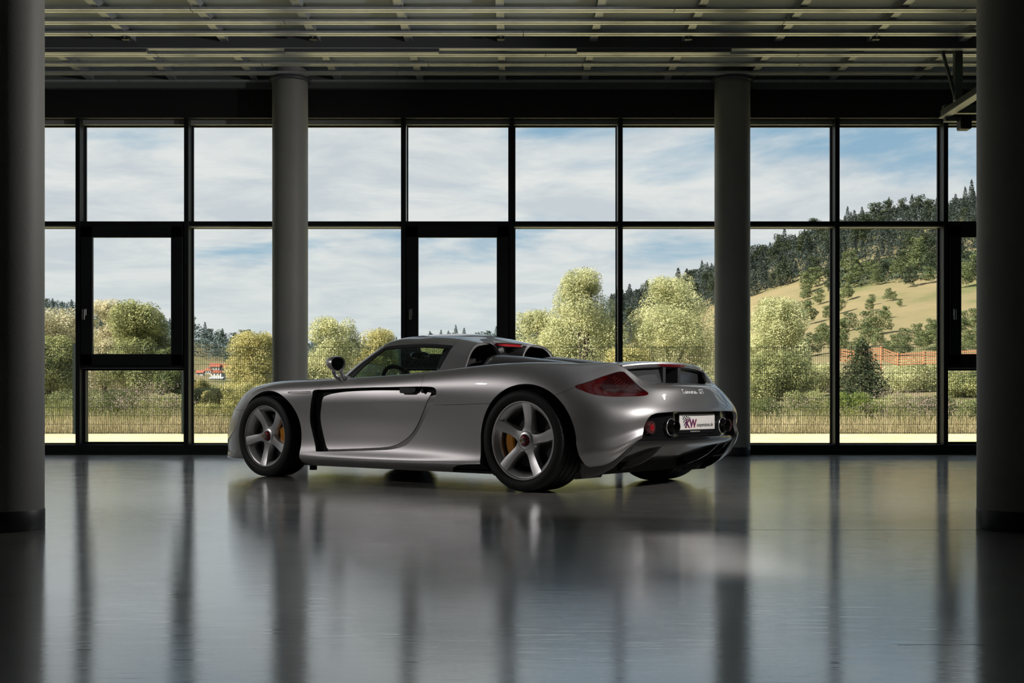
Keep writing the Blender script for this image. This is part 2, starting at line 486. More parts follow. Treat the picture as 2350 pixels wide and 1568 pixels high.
def terrain():
    A = np.tan(np.radians(np.linspace(-60, 60, 200)))
    Yd = np.concatenate([np.linspace(WY+.5, 36, 14), np.geomspace(40, 1300, 90)])
    aa, yy = np.meshgrid(A, Yd, indexing='ij')
    xx = aa*yy
    zz = ground_z(xx, yy)
    amp = np.clip((yy-80)/200, 0, 1)
    nz = np.array([mnoise.noise(Vector((x*.02, y*.02, 0))) for x, y in zip(xx.ravel(), yy.ravel())]).reshape(xx.shape)
    zz = zz+nz*amp*1.2
    v = np.stack([xx, yy, zz], -1).reshape(-1, 3); m = len(Yd)
    f = [(i*m+j, (i+1)*m+j, (i+1)*m+j+1, i*m+j+1) for i in range(len(A)-1) for j in range(m-1)]
    return MB().add(v, f, True)
def terrain_mat():
    m = bpy.data.materials.new('meadow_ground'); m.use_nodes = True
    N, L, new = node_tools(m.node_tree); b = N['Principled BSDF']
    t = new('ShaderNodeTexCoord')
    mp = new('ShaderNodeMapping', ins={'Vector': t.outputs['Object'], 'Scale': (1, .6, 2.)})
    n1 = new('ShaderNodeTexNoise', ins={'Vector': mp.outputs[0], 'Scale': .035, 'Detail': 8.0, 'Roughness': .7})
    c = new('ShaderNodeValToRGB', ins={0: n1.outputs['Fac']})
    e = c.color_ramp.elements
    e[0].position = .36; e[0].color = (0.105, 0.118, 0.0465, 1)
    e[1].position = .62; e[1].color = (0.229, 0.18, 0.0992, 1)
    e.new(.48).color = (0.186, 0.158, 0.0806, 1)
    L.new(c.outputs[0], b.inputs['Base Color']); b.inputs['Roughness'].default_value = .9
    b.inputs['Specular IOR Level'].default_value = .1
    return m
terr = terrain().build('ground', terrain_mat(), kind='structure')

def lawn_mat():
    m = bpy.data.materials.new('mown_lawn'); m.use_nodes = True
    N, L, new = node_tools(m.node_tree); b = N['Principled BSDF']
    t = new('ShaderNodeTexCoord')
    n1 = new('ShaderNodeTexNoise', ins={'Vector': t.outputs['Object'], 'Scale': 1.2, 'Detail': 8.0, 'Roughness': .75})
    c = new('ShaderNodeValToRGB', ins={0: n1.outputs['Fac']})
    e = c.color_ramp.elements
    e[0].position = .35; e[0].color = (0.52, 0.47, 0.22, 1)
    e[1].position = .65; e[1].color = (0.76, 0.66, 0.40, 1)
    L.new(c.outputs[0], b.inputs['Base Color']); b.inputs['Roughness'].default_value = .9
    b.inputs['Specular IOR Level'].default_value = .1
    n2 = new('ShaderNodeTexNoise', ins={'Vector': t.outputs['Object'], 'Scale': 40., 'Detail': 3.0})
    bp = new('ShaderNodeBump', ins={'Height': n2.outputs['Fac'], 'Strength': .6, 'Distance': .03})
    L.new(bp.outputs[0], b.inputs['Normal'])
    return m
MB().box(-22, 22, WY+.35, 29.2, GZ-.05, GZ+.012).build('lawn', lawn_mat(), kind='structure')

# twin-wire mesh fence
FY = 28.9
M_fence = mat('fence_coating', (.010, .016, .016), .5, spec=.2)
x_first = (171-1178)/2880*FY
for p in range(-2, 10):
    x0 = x_first+2.5*p
    nm = ['leftmost, hidden behind the left column', 'beside the left column', 'below the left sash window', 'right of the left sash window', 'behind the far left column', 'behind the car roof', 'behind the roll hoops', 'behind the rear wing', 'behind the far right column', 'by the young spruce', 'beside the right column', 'rightmost, hidden behind the right column'][p+2]
    fn = empty('fence_panel', (x0, FY, GZ), cat='fence', group='dark wire mesh fence panels along the lawn', label='dark wire mesh fence panel along the lawn, '+nm)
    MB().box(-.03, .03, -.02, .02, -.3, 2.10).build('post', M_fence, fn)
    q = MB()
    for i in range(50):
        x = .03+.025+i*.0489
        q.box(x-.0028, x+.0028, -.0028, .0028, .02, 2.04)
    q.build('vertical_wires', M_fence, fn, kind='stuff')
    q = MB()
    for i in range(11):
        for s in (-1, 1):
            q.box(.03, 2.5, s*.007-.004, s*.007+.004, .04+i*.197-.004, .04+i*.197+.004)
    q.build('horizontal_wires', M_fence, fn, kind='stuff')

# ---- plants
def leaf_quads(c, nrm, size, r):
    """rhombic leaves at points c, facing roughly nrm"""
    n = len(c)
    d = nrm+r.normal(0, .55, (n, 3)); d /= np.linalg.norm(d, axis=1, keepdims=True)
    a = np.cross(d, r.normal(0, 1, (n, 3))); a /= np.linalg.norm(a, axis=1, keepdims=True)
    b = np.cross(d, a)
    s = size*r.uniform(.6, 1.35, (n, 1))
    return np.stack([c-a*s, c+b*s*.42, c+a*s, c-b*s*.42], 1)
def crown_points(blobs, n, r, shell=.45):
    vol = np.array([bb[3]*bb[4]*bb[5] for bb in blobs])**(2/3.); k = r.choice(len(blobs), n, p=vol/vol.sum())
    B = np.array(blobs)[k]
    d = r.normal(0, 1, (n, 3)); d /= np.linalg.norm(d, axis=1, keepdims=True)
    rad = (1-shell*r.random((n, 1))**1.6)
    return B[:, :3]+d*B[:, 3:6]*rad, d
def blob_crown(w, h, base, nb, r, lean=0., pointy=.5, spread=1.):
    """ellipsoids (x,y,z,rx,ry,rz) that fill an uneven crown of width w, between base and h"""
    out = []
    for i in range(nb):
        t = r.random()**.85
        z = base+(h-base)*t
        wid = w/2*(1-pointy*t**1.5)*spread
        ang = r.uniform(0, 2*math.pi); rr = math.sqrt(r.random())*wid*.75
        s = w*r.uniform(.075, .16)
        out.append((rr*math.cos(ang)+lean*t, rr*math.sin(ang), min(z, h-s*.9), s, s, s*r.uniform(.8, 1.25)))
    out.append((lean*.8, 0, base+(h-base)*.38, w*.31, w*.31, (h-base)*.36))
    for i in range(4):
        a = r.uniform(0, 6.28); out.append((.10*w*math.cos(a), .10*w*math.sin(a), h*r.uniform(.86, .93), w*.05, w*.05, h*.07))
    return out
M_bark = mat('bark', (.09, .07, .05), .9, var=(6, .3))
LM = {
 'willow': leaf_mat('willow_leaf', (0.19, 0.215, 0.085), (0.80, 0.77, 0.45), .9, .35),
 'yellow': leaf_mat('yellow_green_leaf', (0.20, 0.205, 0.06), (0.72, 0.63, 0.29), .8, .35),
 'green': leaf_mat('green_leaf', (0.10, 0.12, 0.042), (0.46, 0.46, 0.20), .8, .3),
 'dark': leaf_mat('dark_leaf', (.05, .07, .022), (.20, .225, .07), 1.4, .25),
 'pale': leaf_mat('pale_blossom', (0.20, 0.20, 0.08), (0.85, 0.76, 0.54), .9, .35),
 'spruce': leaf_mat('spruce_needle', (.022, .036, .016), (.085, .10, .035), 1.0, .15),
 'lime': leaf_mat('lime_leaf', (.10, .15, .03), (.28, .32, .07), 2.0, .35),
}
def broad_tree(name, px, top, wpx, y, kind, label, cat, nleaf, leaf=.075, base=.12, nb=26, pointy=.55, r=None, group=None, lean=0.):
    r = r or rng
    if name != 'low_shrub': y *= 2.7; leaf *= 2.7      # the bushes stand well beyond the fence
    x = (px-1178)/2880*y
    z0 = G(x, y)
    h = .64+(916-top)*y/2880-z0; w = wpx*y/2880
    nleaf = int(nleaf*(4.4 if name != 'low_shrub' else 3.2)); leaf *= .45; nb = int(nb*1.7)
    t = empty(name, (x, y, z0), r.uniform(0, 6.28), label=label, cat=cat, group=group)
    bl = blob_crown(w*1.22, h, h*base, nb, r, lean, pointy)
    P, d = crown_points(bl, nleaf, r)
    P[:, 2] = np.maximum(P[:, 2], .03*y/30)
    d = d*.6+np.array([0, 0, .5])
    link('foliage', quads_mesh('foliage', leaf_quads(P, d, leaf, r), LM[kind]), t, kind='stuff')
    q = MB()
    for k in range(3):
        e = bl[r.integers(0, len(bl))]
        q.tube([(.05*k-.05, 0, -.1), (e[0]*.3, e[1]*.3, h*.3), (e[0]*.9, e[1]*.9, max(e[2], h*.35))], [.02*h, .014*h, .006*h], 6)
    q.build('trunk', M_bark, t)
    return t
broad_tree('flowering_tree', 100, 712, 230, 39, 'pale', 'pale blossoming tree half hidden by the left column', 'tree', 9000, .07)
broad_tree('flowering_tree', 245, 690, 130, 43, 'pale', 'pale blossoming tree behind the handle side of the left sash', 'tree', 6000, .07)
broad_tree('leafy_tree', 325, 700, 190, 37, 'green', 'green leafy tree in the middle of the left sash window', 'tree', 13000, .07)
broad_tree('leafy_tree', 110, 775, 170, 35, 'green', 'dense green tree standing below the pale blossom beside the left column', 'tree', 9000, .07)
broad_tree('leafy_tree', 392, 800, 105, 35, 'dark', 'dark green tree low behind the left sash mullion', 'tree', 9000, .07)
broad_tree('willow_bush', 585, 765, 170, 41, 'yellow', 'yellow green willow bush left of the far left column', 'bush', 10000, .065)
broad_tree('willow_bush', 512, 893, 110, 36, 'yellow', 'low yellow green willow bush below the village houses', 'bush', 6500, .06)
broad_tree('willow_bush', 456, 872, 70, 44, 'yellow', 'small yellow green willow bush left of the village by the mullion', 'bush', 3500, .06)
broad_tree('leafy_tree', 500, 886, 90, 46, 'green', 'low green tree hiding the foot of the village', 'tree', 3500, .06)
broad_tree('willow_bush', 470, 893, 90, 38, 'green', 'low green bush below the leftmost village house', 'bush', 4000, .06)
broad_tree('willow_bush', 765, 732, 185, 41, 'willow', 'pale willow bush just right of the far left column', 'bush', 11000, .065)
broad_tree('willow_bush', 865, 758, 150, 43, 'yellow', 'yellow green willow bush behind the car windscreen', 'bush', 8000, .065)
broad_tree('willow_bush', 1010, 795, 230, 40, 'yellow', 'willow bush seen through the side window of the car', 'bush', 8000, .065)
broad_tree('tall_willow', 1335, 618, 230, 40, 'willow', 'tallest pale willow tree left of the slim mullion behind the car tail', 'tree', 17000, .065, pointy=.75)
broad_tree('willow_bush', 1225, 712, 160, 42, 'willow', 'willow bush at the foot of the tallest willow, above the roll hoops', 'bush', 8500, .065)
broad_tree('willow_bush', 1150, 800, 150, 40, 'yellow', 'low willow bush right behind the roof of the car', 'bush', 5000, .065)
broad_tree('tall_willow', 1540, 632, 250, 41, 'willow', 'broad pale willow tree above the rear wing of the car', 'tree', 17000, .065, pointy=.65)
broad_tree('willow_bush', 1440, 800, 160, 39, 'yellow', 'low willow bush behind the rear wing mullion', 'bush', 6000, .065)
broad_tree('tall_willow', 1785, 683, 200, 40, 'willow', 'pale willow tree just right of the far right column', 'tree', 13000, .065, pointy=.7)
broad_tree('leafy_tree', 1775, 810, 200, 36, 'green', 'shady green bush at the foot of the right willow', 'bush', 9000, .065)
broad_tree('willow_bush', 1885, 835, 130, 44, 'willow', 'small pale willow bush left of the young spruce', 'bush', 6000, .06)
broad_tree('willow_bush', 2105, 825, 210, 41, 'willow', 'pale willow bush right of the young spruce', 'bush', 10000, .06)
broad_tree('leafy_tree', 2235, 855, 170, 34, 'green', 'green bush beside the right edge column', 'bush', 9000, .06)
low = [(140, 900, 150, 'green', 'left of the first fence post'), (270, 895, 150, 'dark', 'under the left sash window'), (375, 905, 130, 'green', 'by the second fence post'), (478, 925, 120, 'yellow', 'before the car nose'),
       (560, 880, 130, 'yellow', 'just behind the car nose'), (1760, 915, 130, 'dark', 'beside the far right column'), (1850, 900, 130, 'green', 'left of the slim right mullion'), (1955, 900, 110, 'lime', 'bright below the young spruce'),
       (2040, 905, 130, 'green', 'below the right willow bush'), (2130, 910, 120, 'dark', 'by the right sash window'), (2230, 920, 130, 'green', 'low by the right edge column'), (1990, 925, 80, 'lime', 'small and low under the young spruce')]
for px, top, w, k, where in low:
    broad_tree('low_shrub', px, top, w, 33.5+rng.uniform(-1, 1.5), k, 'low %s shrub behind the fence, %s' % ({'lime': 'lime green', 'yellow': 'yellow green', 'dark': 'dark green', 'green': 'mid green'}[k], where), 'shrub', 4200, .05, base=.05, nb=12, pointy=.2, group='low shrubs behind the fence')

def spruce(px, top, wpx, y, label, n=9000):
    y *= 2.2
    x = (px-1178)/2880*y; z0 = G(x, y)
    h = .64+(916-top)*y/2880-z0; w = wpx*y/2880
    t = empty('young_spruce', (x, y, z0), 0, label=label, cat='tree')
    r = rng
    tt = 1-(1-r.random(n)*.985)**.55; layer = np.floor(tt*17)/17; f = (tt-layer)*17
    layer = layer*.5+tt*.5; rad = w/2*(1-layer)**.9*(0.2+.8*r.random(n)**.6)
    ang = r.uniform(0, 2*math.pi, n)
    rad *= .75+.25*np.cos(ang*7+layer*40)
    z = h*(.04+.96*layer) - rad*.12+r.normal(0, .1, n)
    P = np.stack([rad*np.cos(ang), rad*np.sin(ang), z], 1)
    d = np.stack([np.cos(ang)*.3, np.sin(ang)*.3, np.ones(n)], 1)
    link('foliage', quads_mesh('foliage', leaf_quads(P, d, .10, r), LM['spruce']), t, kind='stuff')
    MB().tube([(0, 0, -.1), (0, 0, h*.97)], [.05, .008], 6).build('trunk', M_bark, t)
spruce(1978, 765, 190, 38, 'young dark spruce tree in the slim right window bay')

# dry grass strip and thistles behind the fence
def blades(n, x0, x1, y0, y1, hmin, hmax, wid, r):
    x = r.uniform(x0, x1, n); y = r.uniform(y0, y1, n); h = r.uniform(hmin, hmax, n)*(.7+.6*np.sin(x*1.3+y)**2)
    a = r.uniform(0, math.pi, n); dx, dy = np.cos(a)*wid, np.sin(a)*wid
    lx, ly = r.normal(0, .25, n)*h, r.normal(0, .25, n)*h
    b = np.stack([x, y, np.full(n, GZ)], 1); tp = np.stack([x+lx, y+ly, GZ+h], 1); o = np.stack([dx, dy, 0*dx], 1)
    return np.stack([b-o, b+o, tp+o*.4, tp-o*.4], 1)
M_dry = leaf_mat('dry_grass', (0.375, 0.307, 0.15), (0.675, 0.57, 0.36), 1.3, .4, .8)
link('dry_grass', quads_mesh('dry_grass', blades(26000, -13.5, 13.5, 29.3, 33.5, .2, .46, .005, rng), M_dry), None, label='tall dry golden grass growing along the back of the fence', cat='grass', kind='stuff')
M_gg = leaf_mat('green_grass', (0.096, 0.12, 0.028), (0.24, 0.24, 0.072), 1.0, .4, .8)
link('green_grass', quads_mesh('green_grass', blades(16000, -15, 15, 31.5, 37, .3, .72, .007, rng), M_gg), None, label='tall green weeds between the dry grass and the shrubs', cat='grass', kind='stuff')
M_this = leaf_mat('thistle_head', (0.24, 0.16, 0.144), (0.464, 0.36, 0.32), 3., .3, .8)
th = []
for px, n, yb, hh in ((300, 500, 31.5, 1.15), (350, 700, 31.8, 1.3), (400, 600, 31.5, 1.0), (255, 250, 31.5, .9), (1800, 200, 31.4, .9), (1850, 250, 31.5, .95), (2040, 450, 31.8, 1.1), (2090, 600, 31.6, 1.05), (2130, 600, 31.5, .9), (1990, 300, 31.4, .75), (2175, 300, 31.6, .9)):
    x = (px-1178)/2880*yb; c = np.stack([rng.normal(x, .33, n), rng.normal(yb, .3, n), GZ+hh*rng.beta(5, 2, n)], 1)
    th.append(leaf_quads(c, np.tile([0, -.5, .6], (n, 1)), .020, rng))
link('thistle_flowers', quads_mesh('thistle_flowers', np.concatenate(th), M_this), None, label='pinkish thistle flower heads above the dry grass', cat='flowers', kind='stuff')

ORD = ['first', 'second', 'third', 'fourth', 'fifth', 'sixth', 'seventh', 'eighth', 'ninth', 'tenth', 'eleventh', 'twelfth', 'thirteenth', 'fourteenth', 'fifteenth', 'sixteenth', 'seventeenth', 'eighteenth', 'nineteenth', 'twentieth']
# far woods: a few tree shapes, many copies
def far_tree_mesh(name, kind, seed, m):
    r = np.random.default_rng(seed)
    if kind == 'conifer':
        n = 1500; t = 1-(1-r.random(n)*.99)**.6; lay = t*.6+np.floor(t*15)/15*.4
        rad = .22*(1-lay)*(.35+.65*r.random(n)**.5)*(1+.25*r.normal(0, 1, n)*.5); a = r.uniform(0, 6.283, n)
        P = np.stack([rad*np.cos(a), rad*np.sin(a), .02+.97*lay+.03*r.random(n)-.25*rad], 1)
        d = np.stack([np.cos(a), np.sin(a), np.full(n, .6)], 1); s = .022
    else:
        bl = blob_crown(.75, .98, .12, 22, r, 0, .45); n = 1900
        P, d = crown_points(bl, n, r, .3); d = d+np.array([0, 0, .3]); s = .027
    V = leaf_quads(P, d, s, r)
    return quads_mesh(name, V, m)
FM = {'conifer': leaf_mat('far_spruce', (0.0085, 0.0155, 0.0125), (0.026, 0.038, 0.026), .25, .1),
      'conifer_far': leaf_mat('hazy_spruce', (0.0217, 0.0384, 0.0372), (0.0527, 0.0806, 0.0682), .15, .1),  # paler, bluer needles: distance haze put into the colour
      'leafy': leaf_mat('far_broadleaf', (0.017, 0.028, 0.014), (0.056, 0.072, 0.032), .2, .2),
      'leafy_far': leaf_mat('hazy_broadleaf', (0.0279, 0.0465, 0.0372), (0.0744, 0.0992, 0.062), .15, .2),  # leaf colour carries the same painted haze
      'bush': leaf_mat('meadow_bush', (0.06, 0.088, 0.036), (0.192, 0.216, 0.088), .3, .25)}
protos = {k: [far_tree_mesh('far_'+k, 'conifer' if 'conifer' in k else 'leafy', 11*i+len(k), FM[k]) for i in range(3)] for k in FM}
def plant(name, k, x, y, h, wx, **kw):
    o = empty(name, (x, y, G(x, y)-.03*h), rng.uniform(0, 6.28), **kw); o.scale = (h*wx, h*wx, h)
    link('foliage', protos[k][int(rng.integers(0, 3))], o, kind='stuff')
    return o
def forest(name, n, px0, px1, t0, t1, hpx, kinds, label, group, cat='tree', wx=1.25, even=True, num=False):
    for i in range(n):
        px = px0+(px1-px0)*((i+rng.random())/n if even else rng.random())
        a = (px-1178)/2880; t = t0+(t1-t0)*rng.random()
        if 425 < px < 545 and t < .86: continue        # the village lies in this clearing
        y = float(ridge_depth(a))*t
        h = hpx*rng.uniform(.7, 1.3)*y/2880
        k = kinds[int(rng.integers(0, len(kinds)))]
        plant(name, k, a*y, y, h, wx*rng.uniform(.85, 1.2), label=label if not num else label % (ORD[i] if i < 20 else 'a later one'), group=group, cat=cat)
# wooded crest of the right hill, row by row
RL = 'dark tree in the wood along the right hill crest'
for t0, t1, n, hp in ((.97, 1.0, 62, 46), (.91, .96, 56, 50), (.85, .91, 52, 52), (.79, .84, 46, 52)):
    forest('hill_tree', n, 1400, 2420, t0, t1, hp, ['conifer', 'conifer', 'leafy'], RL, 'wood on the crest of the right hill')
for n_, (px, hp) in enumerate(((1785, 50), (1800, 62), (1945, 60), (2040, 58), (2215, 60), (2230, 75))):
    a = (px-1178)/2880; y = float(ridge_depth(a))
    plant('hill_tree', 'conifer', a*y, y, hp*y/2880, 1.0, label='tall spruce standing out on the right hill skyline, %s from the left' % ORD[n_], group='tall spruces on the right hill skyline', cat='tree')
forest('hill_tree', 20, 1850, 2400, .68, .79, 44, ['leafy', 'leafy', 'bush'], 'broad leafy tree below the hill wood, %s from the left', 'leafy trees under the hill wood', num=True)
# meadow bushes
spots = list(((1945, 690, 42), (1960, 660, 55), (1990, 640, 40), (2010, 655, 38), (2040, 690, 30), (2060, 640, 45), (2085, 625, 55), (2110, 600, 60), (2130, 650, 40), (1925, 720, 50), (1995, 715, 30), (2030, 735, 34), (2025, 765, 55), (1990, 770, 60), (2000, 700, 26),
                    (2075, 790, 40), (2140, 775, 45), (2050, 690, 22), (2065, 705, 20), (2205, 770, 60), (2235, 760, 55), (2220, 800, 45), (2240, 640, 60), (2215, 660, 55), (1850, 690, 40), (1880, 700, 38), (1870, 660, 50), (1900, 735, 36), (1740, 760, 30), (2110, 800, 36), (1930, 790, 60), (1950, 760, 45), (2160, 800, 45), (1855, 745, 60), (1890, 790, 50)))
for i in range(26):
    spots.append((1730+i*20.5+rng.uniform(-8, 8), 788+rng.uniform(0, 36), 44+rng.uniform(-10, 14)))
bands = {'topmost': (0, 670), 'upper': (670, 730), 'middle': (730, 787), 'lower': (787, 804), 'lowest': (804, 900)}
for bn, (r0, r1) in bands.items():
    sel = sorted(q for q in spots if r0 <= q[1] < r1)
    for n, (px, row, hp) in enumerate(sel):
        a = (px-1178)/2880
        ys = np.linspace(70, 450, 300); rows = 916-(ground_z(a*ys, ys)-.64)/ys*2880
        y = float(ys[np.argmin(np.abs(rows-row))])
        where = ORD[n] if n < 20 else 'one of the last'
        plant('meadow_bush', 'bush', a*y, y, hp*y/2880, 1.5, label='green bush on the hill meadow, %s from left in the %s row' % (where, bn), group='bushes on the right hill meadow', cat='bush')
# hazy woods on the left and centre ridges
LL = 'hazy dark tree in the distant wood on the left ridge'
for t0, t1, n, hp in ((.97, 1.0, 40, 40), (.84, .93, 34, 44), (.72, .82, 30, 46), (.6, .7, 24, 46)):
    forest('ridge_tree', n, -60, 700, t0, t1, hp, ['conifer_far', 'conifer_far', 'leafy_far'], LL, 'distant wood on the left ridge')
CL = 'hazy distant spruce on the low ridge behind the car roof'
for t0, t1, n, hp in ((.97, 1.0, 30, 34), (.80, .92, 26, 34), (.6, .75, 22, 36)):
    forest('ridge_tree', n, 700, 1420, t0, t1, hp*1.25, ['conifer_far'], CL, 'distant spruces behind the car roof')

# undergrowth and tree tops that fill the woods between the trees built one by one
def wood_fill(name, n, px0, px1, t0, t1, size, hpx, m, label):
    px = rng.uniform(px0, px1, n); a = (px-1178)/2880; t = t1-(t1-t0)*rng.random(n)**1.7
    ok = ~((px > 430) & (px < 540) & (t < .86)); px, a, t = px[ok], a[ok], t[ok]; n = len(px)
    y = ridge_depth(a)*t; x = a*y
    lump = np.array([mnoise.noise(Vector((p*.045, q*38, 0))) for p, q in zip(px, t)])
    z = ground_z(x, y)+(.1+.9*rng.random(n)**.6)*hpx*(.75+.5*lump)*y/2880
    d = np.tile([0, -.6, .7], (n, 1))
    V = leaf_quads(np.stack([x, y, z], 1), d, 1., rng); c = V.mean(1, keepdims=True)
    V = c+(V-c)*(size*y/2880)[:, None, None]
    link(name, quads_mesh(name, V, m), None, label=label, cat='trees', kind='stuff')
wood_fill('wood_canopy', 64000, 1400, 2440, .79, 1.0, 2.7, 36, FM['conifer'], 'mass of small tree tops filling the wood on the right hill')
wood_fill('wood_canopy', 7000, 1900, 2440, .70, .79, 5., 20, FM['leafy'], 'leafy undergrowth under the wood on the right hill')
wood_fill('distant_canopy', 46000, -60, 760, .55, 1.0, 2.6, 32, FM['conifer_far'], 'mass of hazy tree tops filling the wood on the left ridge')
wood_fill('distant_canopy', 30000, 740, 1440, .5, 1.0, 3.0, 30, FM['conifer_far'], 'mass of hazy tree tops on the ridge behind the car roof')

wood_fill('wood_canopy', 14000, 2440, 4200, .79, 1.0, 4., 36, FM['conifer'], 'hill wood going on beyond the right edge of the view')
wood_fill('distant_canopy', 14000, -2200, -60, .55, 1.0, 4., 32, FM['conifer_far'], 'ridge wood going on beyond the left edge of the view')

# village below the left ridge
M_house = mat('house_wall', (0.488, 0.474, 0.442), .8); M_tile = mat('red_roof', (0.358, 0.0975, 0.0585), .8, var=(1, .2)); M_tile2 = mat('orange_roof', (0.403, 0.156, 0.0845), .8, var=(1, .2))
M_win = mat('dark_window', (.08, .09, .10), .2)
def house(px, row, wpx, hpx, y, ridge_x, roof, label):
    a = (px-1178)/2880; ys = np.linspace(350, 880, 400); rows = 916-(ground_z(a*ys, ys)-.64)/ys*2880
    y = float(ys[np.argmin(np.abs(rows-row-2))]); x = a*y; z = G(x, y)
    w = wpx*y/2880; h = hpx*y/2880; d = w*.8
    e = empty('house', (x, y, z), rng.uniform(-.3, .3), label=label, cat='house')
    MB().box(-w/2, w/2, -d/2, d/2, -1.5, h*.55).build('wall', M_house, e)
    q = MB()
    if ridge_x: q.prism([(-d/2-.4, h*.5), (d/2+.4, h*.5), (0, h)], 0, -w/2-.3, w/2+.3)
    else: q.prism([(-w/2-.4, h*.5), (w/2+.4, h*.5), (0, h)], 1, -d/2-.3, d/2+.3)
    q.build('roof', roof, e)
    for i in range(3):
        u = -w*.3+i*w*.3
        MB().box(u-w*.06, u+w*.06, -d/2-.06, -d/2, h*.15, h*.38).build('window', M_win, e)
HY = 420
house(494, 848, 22, 16, HY, True, M_tile, 'white house with a dark red roof, uppermost in the distant village')
house(479, 856, 18, 14, HY-15, False, M_tile2, 'small white house with an orange gable roof, leftmost in the village')
house(522, 851, 28, 18, HY, True, M_tile2, 'wide house with a bright orange roof, rightmost in the village')
house(500, 862, 26, 15, HY-30, False, M_tile, 'white gabled house in the middle of the distant village')
house(460, 860, 16, 12, HY-8, True, M_tile, 'low pale house with a red roof by the mullion')
house(498, 872, 30, 9, HY-45, True, mat('grey_roof', (0.358, 0.377, 0.39), .6), 'long low building with a pale grey roof below the village')

# orange safety netting at the foot of the hill
M_net = mat('orange_netting', (0.504, 0.231, 0.119), .7)
nf = empty('netting_fence', (0, 0, 0), label='bright orange safety netting at the foot of the hill', cat='netting')
ny = 95.
pts = [(1925, 800), (1960, 806), (2022, 797), (2060, 812), (2120, 808), (2180, 806), (2250, 804), (2330, 804)]
q = MB(); q2 = MB()
for (a, r0), (b, r1) in zip(pts[:-1], pts[1:]):
    xa, xb = (a-1178)/2880*ny, (b-1178)/2880*ny; za, zb = .64+(916-r0)*ny/2880, .64+(916-r1)*ny/2880
    for i in range(5):
        q.box(0, 0, 0, 0, 0, 0) if False else None
        dz = -.2*i
        q.add([(xa, ny-.02, za+dz), (xb, ny-.02, zb+dz), (xb, ny-.02, zb+dz-.12), (xa, ny-.02, za+dz-.12), (xa, ny+.02, za+dz), (xb, ny+.02, zb+dz), (xb, ny+.02, zb+dz-.12), (xa, ny+.02, za+dz-.12)],
              [(0, 3, 2, 1), (4, 5, 6, 7), (0, 1, 5, 4), (2, 3, 7, 6)])
    MB().box(xa-.05, xa+.05, ny-.08, ny-.02, za-(1.75 if a == 2022 else .9), za+.1).build('stake', M_net, nf)
q.build('net', M_net, nf, kind='stuff')
# ---------------------------------------------------------------- smooth surfaces
class BSurf:
    """uniform cubic B-spline surface that passes (almost) through a grid of points"""
    def __init__(s, P, mu0=False, mu1=False, mv1=False, fit=2):
        P = np.array(P, float)
        s.m = (mu0, mu1, mv1)
        s.nu, s.nv = P.shape[:2]
        Q = P.copy()
        for _ in range(fit):
            E = s.pad(Q)
            E = (E[:-2] + 4*E[1:-1] + E[2:])/6
            E = (E[:, :-2] + 4*E[:, 1:-1] + E[:, 2:])/6
            Q += P - E
        s.Q = s.pad(Q)
    def pad(s, Q):
        F = np.array([1, -1, 1.])
        a = Q[1]*F if s.m[0] else 2*Q[0]-Q[1]
        b = Q[-2]*F if s.m[1] else 2*Q[-1]-Q[-2]
        Q = np.concatenate([a[None], Q, b[None]], 0)
        c = 2*Q[:, 0]-Q[:, 1]
        d = Q[:, -2]*F if s.m[2] else 2*Q[:, -1]-Q[:, -2]
        return np.concatenate([c[:, None], Q, d[:, None]], 1)
    def __call__(s, uv):
        uv = np.asarray(uv, float).reshape(-1, 2)
        u = np.clip(uv[:, 0], 0, s.nu-1); v = np.clip(uv[:, 1], 0, s.nv-1)
        iu = np.minimum(u.astype(int), s.nu-2); iv = np.minimum(v.astype(int), s.nv-2)
        bu = s.basis(u-iu); bv = s.basis(v-iv)
        o = np.zeros((len(uv), 3))
        for i in range(4):
            for j in range(4):
                o += (bu[i]*bv[j])[:, None]*s.Q[iu+i, iv+j]
        return o
    @staticmethod
    def basis(t):
        return [(1-t)**3/6, (3*t**3-6*t**2+4)/6, (-3*t**3+3*t**2+3*t+1)/6, t**3/6]
    def normal(s, uv):
        uv = np.asarray(uv, float).reshape(-1, 2)
        e = 1e-3
        a = uv.copy(); a[:, 0] = np.clip(uv[:, 0]-e, 0, s.nu-1)
        b = uv.copy(); b[:, 0] = np.clip(uv[:, 0]+e, 0, s.nu-1)
        c = uv.copy(); c[:, 1] = np.clip(uv[:, 1]-e, 0, s.nv-1)
        d = uv.copy(); d[:, 1] = np.clip(uv[:, 1]+e, 0, s.nv-1)
        n = np.cross(s(b)-s(a), s(d)-s(c))
        l = np.linalg.norm(n, axis=1, keepdims=True)
        return n/np.maximum(l, 1e-12)
